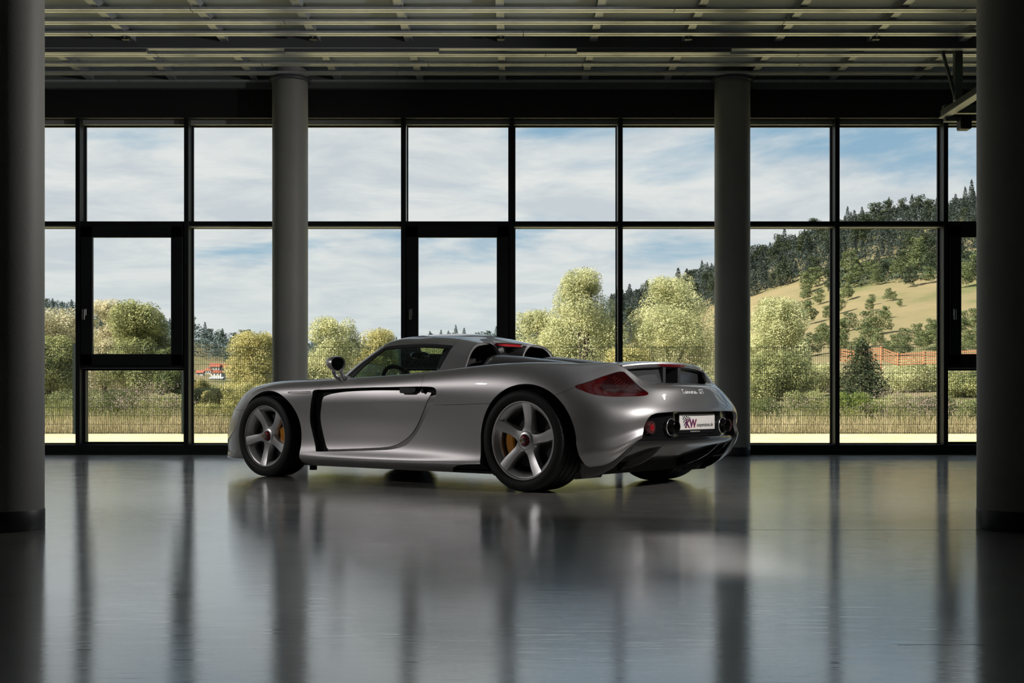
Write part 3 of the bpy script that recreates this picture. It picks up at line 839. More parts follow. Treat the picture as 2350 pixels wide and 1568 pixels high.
# body of the car: stations (nose centre, round the left side, to the tail centre) x 13 rows (sill to centre line)
def _st(x, yz): return [(x, y, z) for y, z in yz]
BODY = [
 [(2.26,0,.115),(2.30,0,.13),(2.305,0,.19),(2.29,0,.27),(2.27,0,.36),(2.24,0,.43),(2.20,0,.48),(2.15,0,.52),(2.09,0,.555),(2.02,0,.575),(1.95,0,.575),(1.88,0,.565),(1.84,0,.56)],
 [(2.21,.40,.115),(2.265,.43,.13),(2.255,.43,.19),(2.24,.43,.27),(2.22,.43,.36),(2.19,.425,.44),(2.15,.42,.50),(2.10,.41,.545),(2.04,.385,.585),(1.97,.35,.61),(1.90,.29,.61),(1.83,.17,.59),(1.80,0,.58)],
 [(2.06,.66,.12),(2.105,.71,.132),(2.10,.71,.19),(2.09,.72,.27),(2.08,.72,.36),(2.05,.715,.45),(2.01,.70,.53),(1.97,.675,.59),(1.92,.63,.64),(1.86,.57,.67),(1.80,.48,.665),(1.73,.27,.64),(1.69,0,.625)],
 [(1.86,.78,.12),(1.90,.842,.136),(1.89,.845,.19),(1.885,.86,.27),(1.88,.865,.36),(1.86,.865,.46),(1.83,.855,.56),(1.80,.82,.64),(1.77,.765,.695),(1.72,.69,.728),(1.68,.58,.725),(1.62,.32,.69),(1.58,0,.675)],
 _st(1.63, [(.80,.12),(.86,.145),(.885,.19),(.90,.27),(.91,.37),(.915,.48),(.915,.585),(.895,.665),(.845,.722),(.75,.754),(.63,.745),(.34,.71),(0,.695)]),
 _st(1.34, [(.80,.11),(.87,.14),(.905,.19),(.92,.27),(.925,.38),(.93,.50),(.935,.61),(.925,.695),(.88,.755),(.78,.787),(.66,.775),(.36,.73),(0,.715)]),
 _st(1.02, [(.83,.105),(.895,.14),(.922,.188),(.907,.26),(.903,.37),(.905,.49),(.915,.60),(.915,.69),(.875,.76),(.79,.797),(.68,.795),(.38,.775),(0,.77)]),
 _st(.70, [(.84,.105),(.90,.14),(.926,.185),(.898,.25),(.888,.36),(.888,.48),(.90,.60),(.91,.695),(.875,.765),(.80,.802),(.69,.80),(.4,.80),(0,.80)]),
 _st(.35, [(.84,.105),(.905,.14),(.930,.185),(.897,.25),(.886,.36),(.884,.48),(.897,.60),(.912,.70),(.878,.775),(.81,.81),(.70,.805),(.4,.80),(0,.80)]),
 _st(0, [(.84,.105),(.905,.14),(.930,.185),(.897,.25),(.887,.36),(.886,.48),(.90,.60),(.915,.705),(.882,.785),(.815,.822),(.705,.815),(.4,.80),(0,.80)]),
 _st(-.35, [(.84,.105),(.905,.14),(.931,.185),(.902,.25),(.894,.36),(.895,.48),(.908,.60),(.922,.71),(.89,.80),(.82,.842),(.70,.835),(.4,.82),(0,.82)]),
 _st(-.70, [(.845,.108),(.905,.14),(.936,.187),(.918,.25),(.914,.36),(.918,.48),(.93,.60),(.94,.72),(.90,.825),(.825,.868),(.70,.865),(.4,.86),(0,.86)]),
 _st(-1.03, [(.85,.11),(.91,.145),(.945,.19),(.938,.25),(.939,.36),(.944,.48),(.952,.61),(.952,.73),(.91,.84),(.835,.886),(.70,.89),(.4,.89),(0,.89)]),
 _st(-1.365, [(.85,.14),(.915,.17),(.95,.21),(.955,.27),(.958,.37),(.96,.49),(.962,.615),(.952,.735),(.90,.845),(.82,.892),(.69,.893),(.4,.885),(0,.885)]),
 _st(-1.64, [(.84,.16),(.90,.19),(.935,.22),(.945,.28),(.95,.37),(.952,.485),(.95,.605),(.93,.715),(.855,.825),(.755,.88),(.63,.878),(.35,.865),(0,.865)]),
 [(-1.86,.82,.185),(-1.875,.865,.20),(-1.88,.89,.235),(-1.895,.913,.29),(-1.887,.901,.375),(-1.89,.905,.475),(-1.88,.895,.585),(-1.85,.855,.675),(-1.82,.750,.782),(-1.78,.645,.884),(-1.75,.53,.868),(-1.72,.3,.845),(-1.70,0,.845)],
 [(-2.00,.735,.215),(-2.02,.765,.235),(-2.03,.78,.27),(-2.05,.798,.318),(-2.037,.785,.39),(-2.045,.79,.47),(-2.035,.775,.57),(-1.995,.725,.655),(-1.945,.622,.752),(-1.90,.545,.885),(-1.87,.45,.825),(-1.85,.25,.81),(-1.84,0,.81)],
 [(-2.10,.60,.33),(-2.13,.62,.345),(-2.14,.63,.365),(-2.158,.643,.40),(-2.148,.628,.45),(-2.155,.63,.50),(-2.15,.615,.57),(-2.115,.565,.65),(-2.07,.502,.728),(-2.01,.425,.762),(-1.97,.36,.765),(-1.95,.2,.765),(-1.94,0,.765)],
 [(-2.19,.35,.36),(-2.205,.36,.375),(-2.215,.365,.395),(-2.22,.37,.42),(-2.225,.37,.455),(-2.23,.37,.51),(-2.225,.36,.575),(-2.182,.33,.652),(-2.132,.295,.722),(-2.05,.25,.753),(-2.01,.2,.757),(-1.99,.1,.757),(-1.98,0,.757)],
 [(-2.21,0,.365),(-2.225,0,.38),(-2.235,0,.40),(-2.24,0,.425),(-2.245,0,.46),(-2.25,0,.51),(-2.245,0,.575),(-2.202,0,.652),(-2.15,0,.722),(-2.06,0,.752),(-2.02,0,.755),(-2.0,0,.755),(-1.99,0,.755)],
]
# greenhouse: stations (windscreen centre, round the left side, to the hoops) x 7 rows (belt to roof centre line)
CANOPY = [
 [(1.07,0,.785),(.88,0,.885),(.69,0,.985),(.53,0,1.065),(.40,0,1.118),(.20,0,1.158),(.0,0,1.168)],
 [(.99,.36,.785),(.81,.34,.885),(.63,.32,.985),(.48,.30,1.06),(.36,.27,1.113),(.17,.17,1.155),(-.03,0,1.168)],
 [(.70,.71,.79),(.597,.668,.887),(.462,.61,.99),(.382,.562,1.054),(.30,.496,1.109),(.13,.30,1.152),(-.08,0,1.168)],
 [(.40,.715,.80),(.34,.67,.89),(.26,.62,.98),(.19,.565,1.052),(.13,.48,1.116),(.03,.28,1.152),(-.12,0,1.165)],
 [(.05,.715,.815),(.03,.67,.90),(.01,.62,.985),(-.02,.565,1.058),(-.05,.47,1.12),(-.09,.28,1.149),(-.19,0,1.16)],
 [(-.25,.70,.835),(-.25,.66,.91),(-.25,.61,.985),(-.25,.555,1.048),(-.25,.46,1.105),(-.26,.28,1.13),(-.30,0,1.138)],
 [(-.53,.60,.84),(-.53,.57,.90),(-.525,.535,.96),(-.52,.49,1.015),(-.515,.42,1.058),(-.51,.30,1.075),(-.46,0,1.09)],
]
class Patch:
    """piece of a smooth surface, cut along curves given in (u, v)"""
    def __init__(s, S, uv, faces): s.S = S; s.uv = np.asarray(uv, float); s.faces = faces
    @classmethod
    def grid(c, S, u0, u1, nu, v0, v1, nv):
        U, V = np.meshgrid(np.linspace(u0, u1, nu+1), np.linspace(v0, v1, nv+1), indexing='ij')
        m = nv+1
        f = [[i*m+j, (i+1)*m+j, (i+1)*m+j+1, i*m+j+1] for i in range(nu) for j in range(nv)]
        return c(S, np.stack([U.ravel(), V.ravel()], 1), f)
    def split(s, g, gap=0.):
        """-> (inside g<0, outside g>0); gap trims each side by that much of g"""
        val = g(s.uv); out = []
        for sign in (-1, 1):
            w = val*(-sign)+gap            # keep w < 0
            keep = []; edges = {}; todo = []
            n0 = len(s.uv)
            for f in s.faces:
                ins = [w[i] < 0 for i in f]
                if all(ins): keep.append(f); continue
                if not any(ins): continue
                nf = []
                for k in range(len(f)):
                    a, b = f[k], f[(k+1) % len(f)]
                    if w[a] < 0: nf.append(a)
                    if (w[a] < 0) != (w[b] < 0):
                        key = (a, b) if a < b else (b, a)
                        if key not in edges: edges[key] = n0+len(edges)
                        nf.append(edges[key])
                if len(nf) > 2: keep.append(nf)
            uv = s.uv
            if edges:
                ks = np.array(list(edges.keys())); A = s.uv[ks[:, 0]].copy(); B = s.uv[ks[:, 1]].copy()
                wa = w[ks[:, 0]].copy()
                for _ in range(14):
                    M = (A+B)/2; wm = g(M)*(-sign)+gap
                    same = (wm < 0) == (wa < 0)
                    A[same] = M[same]; B[~same] = M[~same]
                uv = np.concatenate([s.uv, (A+B)/2])
            p = Patch(s.S, uv, keep); p.compact(); out.append(p)
        return out
    def compact(s):
        used = np.zeros(len(s.uv), bool)
        for f in s.faces: used[f] = True
        k = np.cumsum(used)-1; s.uv = s.uv[used]; s.faces = [[int(k[i]) for i in f] for f in s.faces]
    def build(s, name, m, parent, lip=.02, side=0, disp=None, exact=True, **kw):
        """side 0: both halves in one mesh, 1: left, -1: right"""
        P = s.S(s.uv); Nn = s.S.normal(s.uv)
        if disp is not None: P = P+Nn*disp(s.uv)[:, None]
        if disp is not None:
            # normals of the displaced surface
            e = 2e-3; du = np.array([e, 0]); dv = np.array([0, e])
            def D(q): return s.S(q)+s.S.normal(q)*disp(q)[:, None]
            Nn = np.cross(D(s.uv+du)-D(s.uv-du), D(s.uv+dv)-D(s.uv-dv)); Nn /= np.maximum(np.linalg.norm(Nn, axis=1, keepdims=True), 1e-12)
        cnt = {}
        for f in s.faces:
            for k in range(len(f)):
                a, b = f[k], f[(k+1) % len(f)]
                cnt[(a, b)] = cnt.get((a, b), 0)+1
        bd = [(a, b) for (a, b) in cnt if (b, a) not in cnt and not (abs(P[a, 1]) < 2e-4 and abs(P[b, 1]) < 2e-4)]
        V, F, NL = [], [], []
        for sg in ([1, -1] if side == 0 else [side]):
            o = len(V); mul = np.array([1, sg, 1.])
            Q = P*mul; NN = Nn*mul
            V.extend(map(tuple, Q))
            for f in s.faces:
                ff = f if sg > 0 else f[::-1]
                F.append([i+o for i in ff]); NL.extend([tuple(NN[i]) for i in ff])
            if lip:
                lv = {}
                for a, b in bd:
                    for q in (a, b):
                        if q not in lv: lv[q] = len(V); V.append(tuple(Q[q]-NN[q]*lip))
                for a, b in bd:
                    ff = [b+o, a+o, lv[a], lv[b]]
                    if sg < 0: ff = ff[::-1]
                    e1 = np.array(V[ff[1]])-np.array(V[ff[0]]); e2 = np.array(V[ff[3]])-np.array(V[ff[0]])
                    n = np.cross(e1, e2); n = n/max(np.linalg.norm(n), 1e-9)
                    F.append(ff); NL.extend([tuple(n)]*4)
        me = bpy.data.meshes.new(name); me.from_pydata(V, [], F)
        me.polygons.foreach_set('use_smooth', [True]*len(F))
        me.materials.append(m)
        me.update()
        if exact and len(me.loops) == len(NL): me.normals_split_custom_set(NL)
        return link(name, me, parent, **kw)

def spline(pts, closed=False, n=8):
    """Catmull-Rom through 2-D/3-D points"""
    P = np.array(pts, float); m = len(P); out = []
    for i in range(m if closed else m-1):
        if closed: a, b, c, d = P[(i-1) % m], P[i], P[(i+1) % m], P[(i+2) % m]
        else: a, b, c, d = P[max(i-1, 0)], P[i], P[i+1], P[min(i+2, m-1)]
        for t in np.linspace(0, 1, n, endpoint=False):
            out.append(.5*((2*b)+(-a+c)*t+(2*a-5*b+4*c-d)*t*t+(-a+3*b-3*c+d)*t**3))
    if not closed: out.append(P[-1])
    return np.array(out)
SCU = np.array([.33, .105])            # (u, v) -> rough metres
def poly_g(pts, smooth=True, n=8, sc=SCU):
    """signed distance (rough metres, negative inside) to a closed outline in (u, v)"""
    Q = (spline(pts, True, n) if smooth else np.array(pts, float))*sc
    A, B = Q, np.roll(Q, -1, 0)
    def g(uv):
        X = np.asarray(uv)*sc; out = np.empty(len(X))
        for k in range(0, len(X), 4000):
            x = X[k:k+4000, None, :]
            AB = (B-A)[None]; ap = x-A[None]
            t = np.clip((ap*AB).sum(-1)/np.maximum((AB*AB).sum(-1), 1e-12), 0, 1)
            d = np.sqrt(((ap-AB*t[..., None])**2).sum(-1)).min(1)
            yy = x[..., 1]; c = ((A[None, :, 1] > yy) != (B[None, :, 1] > yy)) & (x[..., 0] < (B-A)[None, :, 0]*(yy-A[None, :, 1])/np.where(np.abs((B-A)[None, :, 1]) < 1e-12, 1e-12, (B-A)[None, :, 1])+A[None, :, 0])
            ins = (c.sum(1) % 2) == 1
            out[k:k+4000] = np.where(ins, -d, d)
        return out
    return g
def sstep(x, a, b):
    t = np.clip((x-a)/(b-a), 0, 1); return t*t*(3-2*t)
# ------------------------------------------------------------------ the car
YAW = math.radians(38.9)
CARX, CARY = -.407, 10.207
car = empty('sports_car', (CARX, CARY, 0), math.pi-YAW, label='low silver two seat sports car parked on the polished floor', cat='car')

def paint():
    m = bpy.data.materials.new('silver_paint'); m.use_nodes = True
    N, L, new = node_tools(m.node_tree); b = N['Principled BSDF']
    b.inputs['Base Color'].default_value = (.37, .36, .365, 1)
    b.inputs['Metallic'].default_value = .92; b.inputs['Roughness'].default_value = .42
    b.inputs['Coat Weight'].default_value = .8; b.inputs['Coat Roughness'].default_value = .025
    t = new('ShaderNodeTexCoord')
    n = new('ShaderNodeTexNoise', ins={'Vector': t.outputs['Object'], 'Scale': 900.0, 'Detail': 1.0})
    k = new('ShaderNodeBump', ins={'Height': n.outputs['Fac'], 'Strength': .03, 'Distance': .001})
    L.new(k.outputs[0], b.inputs['Normal'])
    return m
def carbon():
    m = bpy.data.materials.new('carbon_weave'); m.use_nodes = True
    N, L, new = node_tools(m.node_tree); b = N['Principled BSDF']
    t = new('ShaderNodeTexCoord')
    c = new('ShaderNodeTexChecker', ins={'Vector': t.outputs['Object'], 'Scale': 130., 'Color1': (.012, .012, .013, 1), 'Color2': (.055, .055, .06, 1)})
    L.new(c.outputs[0], b.inputs['Base Color']); b.inputs['Roughness'].default_value = .35; b.inputs['Coat Weight'].default_value = .3
    return m
M_paint = paint(); M_carbon = carbon()
M_gloss = mat('gloss_black', (.008, .008, .009), .16, coat=.6)
M_matt = mat('matt_black', (.007, .007, .008), .6)
M_void = mat('dark_inside', (.004, .004, .004), .9)
M_rubber = mat('tyre_rubber', (.007, .007, .0075), .6, spec=.3, bump=(90, .05))
M_alloy = mat('silver_alloy', (.60, .60, .61), .36, metal=.9, coat=.5)
M_chrome = mat('bright_metal', (.80, .80, .80), .2, metal=.85)
M_pipe = mat('black_chrome', (.022, .021, .021), .2, metal=.7)
M_titan = mat('dark_metal', (.16, .155, .15), .35, metal=.9)
M_red = mat('red_nut', (.22, .008, .012), .3, metal=.5, coat=.4)
M_yellow = mat('yellow_caliper', (.55, .215, .008), .35, coat=.5)
M_disc = mat('brake_disc', (.014, .014, .015), .5, metal=.3)
M_leather = mat('dark_leather', (.016, .013, .012), .55)
M_carglass = glass_mat('car_window_glass', (.62, .72, .69), 1.5, .9)
M_screen = glass_mat('windscreen_glass', (.55, .66, .64), 1.5, 1.)
M_lensred = mat('red_lamp_lens', (.055, .0008, .0015), .10, coat=.5, spec=.5)
M_lensdark = mat('smoked_red_lens', (.022, .0015, .002), .10, coat=.5)
M_redlamp = mat('brake_lamp_strip', (.30, .008, .014), .2, coat=1.)
M_cell = mat('lamp_reflector_cell', (.10, .016, .012), .25, coat=1.)
M_white = mat('plate_white', (.80, .77, .74), .4)

S = BSurf(BODY, True, True, True, fit=2)
p = Patch.grid(S, 0, 19, 19*14, 0, 12, 12*9)
GAPW = .0022
# wheel arches
def arch_g(cx, cz, rx, rz, flare=0.):
    def g(uv):
        P = S(uv); dz = P[:, 2]-cz; dx = P[:, 0]-cx
        r = rx+flare*np.clip(-dz/.15, 0, 1)*(dx < 0)
        q = np.where(dz > 0, np.sqrt((dx/r)**2+(dz/rz)**2), np.abs(dx)/r)
        return np.where(uv[:, 1] > 9, 1., (q-1)*rx)
    return g
_, p = p.split(arch_g(1.315, .336, .373, .372))
_, p = p.split(arch_g(-1.395, .345, .413, .399, .04))
# side cavity
CAV = [(6.74,7.21),(7.17,7.26),(8.23,7.30),(9.11,7.27),(9.7,7.24),(10.12,7.20),(10.40,7.14),(10.52,7.05),(10.58,6.86),(10.56,6.54),(10.49,6.19),(10.40,5.91),(10.16,5.14),(9.92,4.22),(9.74,3.73),(9.56,3.38),(9.31,3.17),(8.95,3.02),(8.09,2.85),(7.19,2.68),(6.90,2.63),(6.82,2.66),(6.76,3.1),(6.65,3.89),(6.56,4.63),(6.55,5.16),(6.60,5.86),(6.69,6.68)]
gcav = poly_g(CAV)
_, p = p.split(gcav)
# side marker slot
gmark = poly_g([(5.78,7.08),(6.1,7.11),(6.60,7.13),(6.66,7.0),(6.60,6.88),(6.14,6.86),(5.89,6.87)])
mk_, p = p.split(gmark)
# rear lamp
LAMP = [(14.54,7.27),(14.74,7.55),(15.21,8.03),(15.65,8.30),(16.13,8.57),(16.25,8.55),(16.55,8.28),(16.87,7.81),(17.10,7.46),(17.14,7.30),(17.00,7.16),(16.43,7.06),(15.88,6.99),(15.47,6.98),(15.20,7.0),(14.86,7.11)]
glamp = poly_g(LAMP)
lamp, p = p.split(glamp, .001)
# tail: black fascia, cut away lower corner
TAILCUT = [(14.85,-.6),(15.0,.05),(15.68,.71),(16.11,1.39),(16.47,1.97),(16.77,2.48),(16.93,2.61),(17.01,4.27),(17.06,4.8),(17.13,5.2),(17.22,5.45),(17.40,5.63),(18.01,5.70),(19.6,5.72),(19.6,-.6)]
gtail = poly_g(TAILCUT, smooth=False)
_, p = p.split(gtail)
# opening under the wing, engine bay, cockpit
gopen = poly_g([(15.62,9.06),(16.05,8.98),(16.4,8.98),(17.0,9.0),(18.0,9.0),(20,9.0),(20,13),(15.62,13)], smooth=False)
_, p = p.split(gopen)
gcock = poly_g([(6.3,9.62),(10.6,9.62),(10.6,13),(6.3,13)], smooth=False)
_, p = p.split(gcock)
# lower cut of the sill ahead of the rear wheel
gnotch = poly_g([(10.80,-.5),(10.89,.46),(11.03,1.20),(11.18,1.56),(11.46,1.75),(12.2,1.9),(12.8,1.9),(12.8,-.5)], smooth=False)
notch, p = p.split(gnotch)
# panels
gfront = poly_g([(-1,-1),(5.9,-1),(5.9,2.40),(6.23,2.40),(6.51,2.49),(6.84,2.62),(6.9,4),(6.90,7.26),(6.91,7.7),(6.92,8.08),(6.97,8.46),(7.0,9.3),(7.05,13),(-1,13)], smooth=False)
front, rest = p.split(gfront, GAPW/2)
def gbump(uv): return np.where(uv[:, 0] < 4.6, S(uv)[:, 2]-.548, .1)
fbump, clip_ = front.split(gbump, GAPW/2)
gdoor = poly_g([(6.0,13),(10.0,13),(10.03,9.3),(10.05,8.84),(10.10,8.2),(10.14,7.7),(10.12,7.2),(10.0,6.5),(6.0,6.5)], smooth=False)
door, rest = rest.split(gdoor, GAPW/2)
glow = poly_g([(4,-1),(13.3,-1),(13.3,5.98),(12.08,5.98),(11.13,5.99),(10.41,5.96),(4,5.96)], smooth=False)
low_, rest = rest.split(glow, GAPW/2)
gbmp = poly_g([(13.3,-1),(13.3,6.2),(13.94,6.46),(14.24,6.80),(14.56,7.27),(15.3,7.6),(16.0,8.0),(16.19,8.57),(16.2,8.75),(16.22,9.3),(17,13),(20,13),(20,-1)], smooth=False)
bmp, quarter = rest.split(gbmp, GAPW/2)
fbump.build('front_bumper', M_paint, car, .02)
clip_.build('front_body', M_paint, car, .03)
quarter.build('rear_body', M_paint, car, .03)
dlip, bmp = bmp.split(poly_g([(16.9,8.02),(17.3,7.99),(18,7.98),(20,7.98),(20,13),(16.6,13),(16.75,8.6)], smooth=False), GAPW/2)
dlip.build('rear_deck_lip', M_paint, car, .02)
bmp.build('rear_bumper', M_paint, car, .025)
for sd in (1, -1):
    door.build('door_upper_skin', M_paint, car, .03, sd)
    low_.build('side_panel', M_paint, car, .03, sd)
    notch.build('sill_duct', M_void, car, 0, sd, disp=lambda q: np.full(len(q), -.03))
    mk_.build('side_marker_lamp', M_titan, car, 0, sd, disp=lambda q: np.full(len(q), -.006))
# inside of the side cavity
cav = Patch.grid(S, 6.3, 10.9, 120, 2.3, 7.6, 110)
back = cav.split(lambda q: gcav(q)-.02)[0]
DOOR = [(7.03,6.50),(7.12,6.65),(7.33,6.82),(7.70,6.97),(8.06,7.03),(8.77,7.05),(9.46,6.98),(9.9,6.88),(10.27,6.74),(10.30,6.66),(10.17,6.05),(10.04,5.48),(9.91,4.92),(9.78,4.43),(9.62,4.00),(9.40,3.63),(9.19,3.40),(8.92,3.26),(8.07,3.08),(7.30,2.95),(7.19,2.96),(7.12,3.15),(7.05,3.55),(6.95,4.30),(6.90,4.89),(6.91,5.40),(6.96,5.87)]
gds = poly_g(DOOR)
def ddisp(q):
    P = S(q)
    return -(.006+.022*sstep(q[:, 0], 8.0, 10.3)+.020*sstep(P[:, 2], .60, .72))
skin = cav.split(gds)[0]
def sdisp(q):
    a = np.maximum(-gcav(q), 0); b = np.maximum(gds(q), 0)
    t = a/np.maximum(a+b, 1e-6)
    return ddisp(q)-.004-.016*(1-t)
strip = cav.split(gcav, .0015)[0].split(gds, .0022)[1]
strip = strip.split(lambda q: (7.16-q[:, 0])*.33)[0]
strip = strip.split(lambda q: (q[:, 1]-6.5-(q[:, 0]-10.3)*.5)*.105)[0]
for sd in (1, -1):
    back.build('side_vent', M_void, car, 0, sd, disp=lambda q: np.full(len(q), -.055))
    ds = skin.build('door_lower_skin', M_paint, car, .03, sd, disp=ddisp)
    strip.build('side_scoop', M_paint, car, 0, sd, disp=sdisp, exact=False)
    # door pull and the end of the slit
    hb = MB()
    hb.prism([(-.158, .725), (-.32, .722), (-.318, .700), (-.285, .683), (-.17, .683), (-.158, .69)], 1, .885*sd, .905*sd)
    hb.build('door_pull', M_matt, car)
    MB().lathe([(.898*sd, 0), (.904*sd, .012), (.90*sd, .016), (.88*sd, .016)], 16, 'y', (-.385, 0, .700)).build('door_lock', M_matt, car)
    # fins inside the front vent
    q = MB()
    for i in range(3):
        u = 6.72+i*.09
        rows = [[S([[u+k, v]])[0]+S.normal([[u+k, v]])[0]*(-.03-.012*(k > 0)) for k in (0, .035)] for v in np.linspace(2.8, 7.0, 12)]
        q.add([tuple(r[0]*[1, sd, 1]) for r in rows]+[tuple(r[1]*[1, sd, 1]) for r in rows], [(j, j+1, 13+j, 12+j) for j in range(11)], True)
    q.build('vent_fin', M_matt, car)

# ---- rear lamps
for sd in (1, -1):
    tl = lamp.build('rear_lamp', M_lensred, car, .015, sd, disp=lambda q: np.full(len(q), -.003))
    dark = lamp.split(poly_g([(15.35,7.55),(15.6,8.25),(16.0,8.6),(16.5,8.4),(17.0,7.7),(17.0,7.45),(16.4,7.4),(15.7,7.35)]))[0]
    dark.build('lamp_inner_lens', M_lensdark, tl, 0, sd, disp=lambda q: np.full(len(q), -.0015))
    q = MB()
    for i in range(11):
        for k in range(5):
            c = np.array([15.72+i*.10+k*.05, 8.25-i*.055-k*.12])
            if glamp(c[None])[0] > -.012: continue
            P0 = S(c[None])[0]+S.normal(c[None])[0]*.0; a = S((c+[.05, -.012])[None])[0]-S(c[None])[0]; b = S((c+[0, .06])[None])[0]-S(c[None])[0]
            q.add([tuple(w*[1, sd, 1]) for w in (P0-a*.4-b*.4, P0+a*.4-b*.4, P0+a*.4+b*.4, P0-a*.4+b*.4)], [(0, 1, 2, 3) if sd > 0 else (3, 2, 1, 0)])
    q.build('lamp_cells', M_cell, tl, kind='stuff')

# ---- greenhouse
K = BSurf(CANOPY, True, False, True, fit=2)
c = Patch.grid(K, 0, 6, 6*26, 0, 6, 6*14)
gwin = poly_g([(2.36,.12),(2.25,.8),(2.30,1.8),(2.38,2.7),(2.5,3.02),(2.8,3.14),(3.3,3.19),(4.22,3.17),(5.05,3.17),(5.36,3.2),(5.41,3.1),(5.40,2.5),(5.38,1.75),(5.34,.9),(5.31,.30),(5.25,.12),(4.0,.10)], n=4, sc=np.array([.3, .09]))
win, c = c.split(gwin)
gws = poly_g([(-1,.2),(1.0,.2),(1.80,.25),(1.88,1.),(1.84,2.),(1.70,3.1),(1.5,3.55),(1.0,3.75),(-1,3.8)], n=4, sc=np.array([.3, .09]))
ws, c = c.split(gws)
groof = poly_g([(-1,3.82),(1.0,3.8),(1.6,3.66),(1.95,3.5),(2.15,3.35),(2.45,2.9),(3,2.5),(5.2,2.6),(5.41,3.22),(5.32,4.02),(5.21,4.51),(5.16,5.2),(5.2,7),(-1,7)], n=3, sc=np.array([.3, .09]), smooth=False)
roof, c = c.split(groof, GAPW/2)
gpil = lambda q: (q[:, 0]-3.5)*.3
apil, bpil = c.split(gpil)
apil.build('windscreen_frame', M_paint, car, .02)
roof.build('roof_panel', M_paint, car, .02)
bpil.build('roll_hoop_cover', M_paint, car, .018)
ws.build('windscreen', M_screen, car, 0)
gin = lambda q: gwin(q)+.03
ginb = lambda q: np.maximum(gwin(q), np.where(q[:, 1] < 1.2, -1, gwin(q)+.028))
for sd in (1, -1):
    fr = Patch.grid(K, 2.0, 5.6, 100, 0, 3.4, 60).split(gwin)[0]
    def gfr(q):      # glass area: narrower than the opening at the front, top and rear
        d = gwin(q)
        return np.maximum(d+.026, np.maximum((2.55+.24*q[:, 1]*0-q[:, 0])*.3+.0*d, -1))
    gl, rim_ = fr.split(lambda q: np.where(q[:, 1] < .6, np.maximum(gwin(q), (2.50-q[:, 0])*.3), np.maximum(gwin(q)+.028, (2.50-q[:, 0])*.3)))
    gl.build('side_window', M_carglass, car, 0, sd, disp=lambda q: np.full(len(q), -.012))
    rim_.build('window_seal', M_matt, car, .01, sd, disp=lambda q: np.full(len(q), -.008))

# roll hoops: rims and tunnels, seen from behind
for sd in (1, -1):
    out = [(-.535, .612, .80), (-.532, .60, .85), (-.53, .575, .90), (-.525, .54, .962), (-.52, .492, 1.02), (-.515, .43, 1.058), (-.51, .37, 1.073), (-.508, .315, 1.076), (-.507, .255, 1.07), (-.507, .20, 1.05), (-.508, .155, 1.01), (-.512, .128, .965), (-.515, .11, .91), (-.515, .10, .85)]
    o2 = spline([(x, y*sd, z) for x, y, z in out], n=6)
    ctr = np.array([0, .345*sd, .93])
    ring0 = [tuple(q) for q in o2]
    ring1 = [tuple(q+np.array([-.006, 0, 0])+(ctr-q)*np.array([0, .035, .035])) for q in o2]
    ring2 = [tuple(q+np.array([.02, 0, 0])+(ctr-q)*np.array([0, .075, .075])) for q in o2]
    ring3 = [tuple(q+np.array([.30, 0, .02])+(ctr-q)*np.array([0, .12, .10])) for q in o2]
    h = MB().loft([ring0, ring1], False); h.loft([ring1, ring2], False)
    hp = h.build('hoop_rim', M_paint, car, auto=40)
    MB().loft([ring2, ring3], False).build('hoop_lining', mat('hoop_lining', (.045, .045, .048), .45), hp, auto=60)
    # outer inner wall of the hoop towards the middle of the car
    wall = [tuple(q) for q in o2[len(o2)//2-4:]]
    wal2 = [(q[0]+.34, q[1]-.02*sd, min(q[2]+.03, 1.13)) for q in wall]
    MB().loft([wall, wal2], False).build('hoop_flank', M_paint, car, auto=60)
    # carbon engine cover hump with its dark intake rings
    def hump(x, hw, zt, zb, n=20): return [(x, sd*(.315+hw*math.cos(a)), zb+(zt-zb)*max(0, math.sin(a))**.75) for a in np.linspace(0, math.pi, n)]
    secs = [(-.60, .155, .940), (-.605, .176, .966), (-.625, .186, .977), (-.70, .19, .976), (-.85, .19, .962), (-1.0, .187, .945), (-1.15, .178, .928), (-1.3, .165, .910), (-1.42, .15, .893)]
    MB().loft([hump(x, a, b, .80) for x, a, b in secs], False).build('engine_cover_hump', M_carbon, car, auto=50)
    MB().loft([hump(x, a, b, .80) for x, a, b in [(-.54, .15, .93), (-.545, .165, .947), (-.56, .170, .953), (-.585, .168, .95), (-.59, .15, .93)]], False).build('intake_ring', M_gloss, car, auto=40)
    MB().loft([hump(x, a, b, .80) for x, a, b in [(-.40, .13, .92), (-.47, .15, .935), (-.53, .152, .937), (-.60, .15, .93)]], False).build('intake_neck', M_matt, car, auto=40)
# rear screen recess and third brake lamp between the hoops
MB().prism([(-.13, .86), (.13, .86), (.13, 1.075), (-.13, 1.075)], 0, -.36, -.33).build('rear_screen', M_gloss, car)
lam = MB(); sec = []
for y in np.linspace(-.15, .15, 13):
    k = 1-(abs(y)/.15)**4*.75
    sec.append([(-.495-.012*k, y, 1.058+.012*k), (-.502-.012*k, y, 1.058-.006*k), (-.495, y, 1.058-.013*k), (-.46, y, 1.058-.010*k), (-.46, y, 1.058+.014*k)])
lam.loft(sec, True, True).build('high_brake_lamp', M_redlamp, car, auto=50)
MB().loft([[(-.30, y, 1.118-.10*y*y), (-.40, y, 1.097-.1*y*y), (-.49, y, 1.078-.1*y*y), (-.47, y, 1.066)] for y in np.linspace(-.16, .16, 9)], False).build('roof_rear_edge', M_gloss, car, auto=50)

# ---- rear deck beneath: engine lid centre, black mass inside
MB().loft([[(-.62, y, .86), (-.9, y, .875), (-1.2, y, .868), (-1.5, y, .86), (-1.72, y, .852)] for y in np.linspace(-.62, .62, 7)], False).build('engine_lid', M_carbon, car, auto=60)
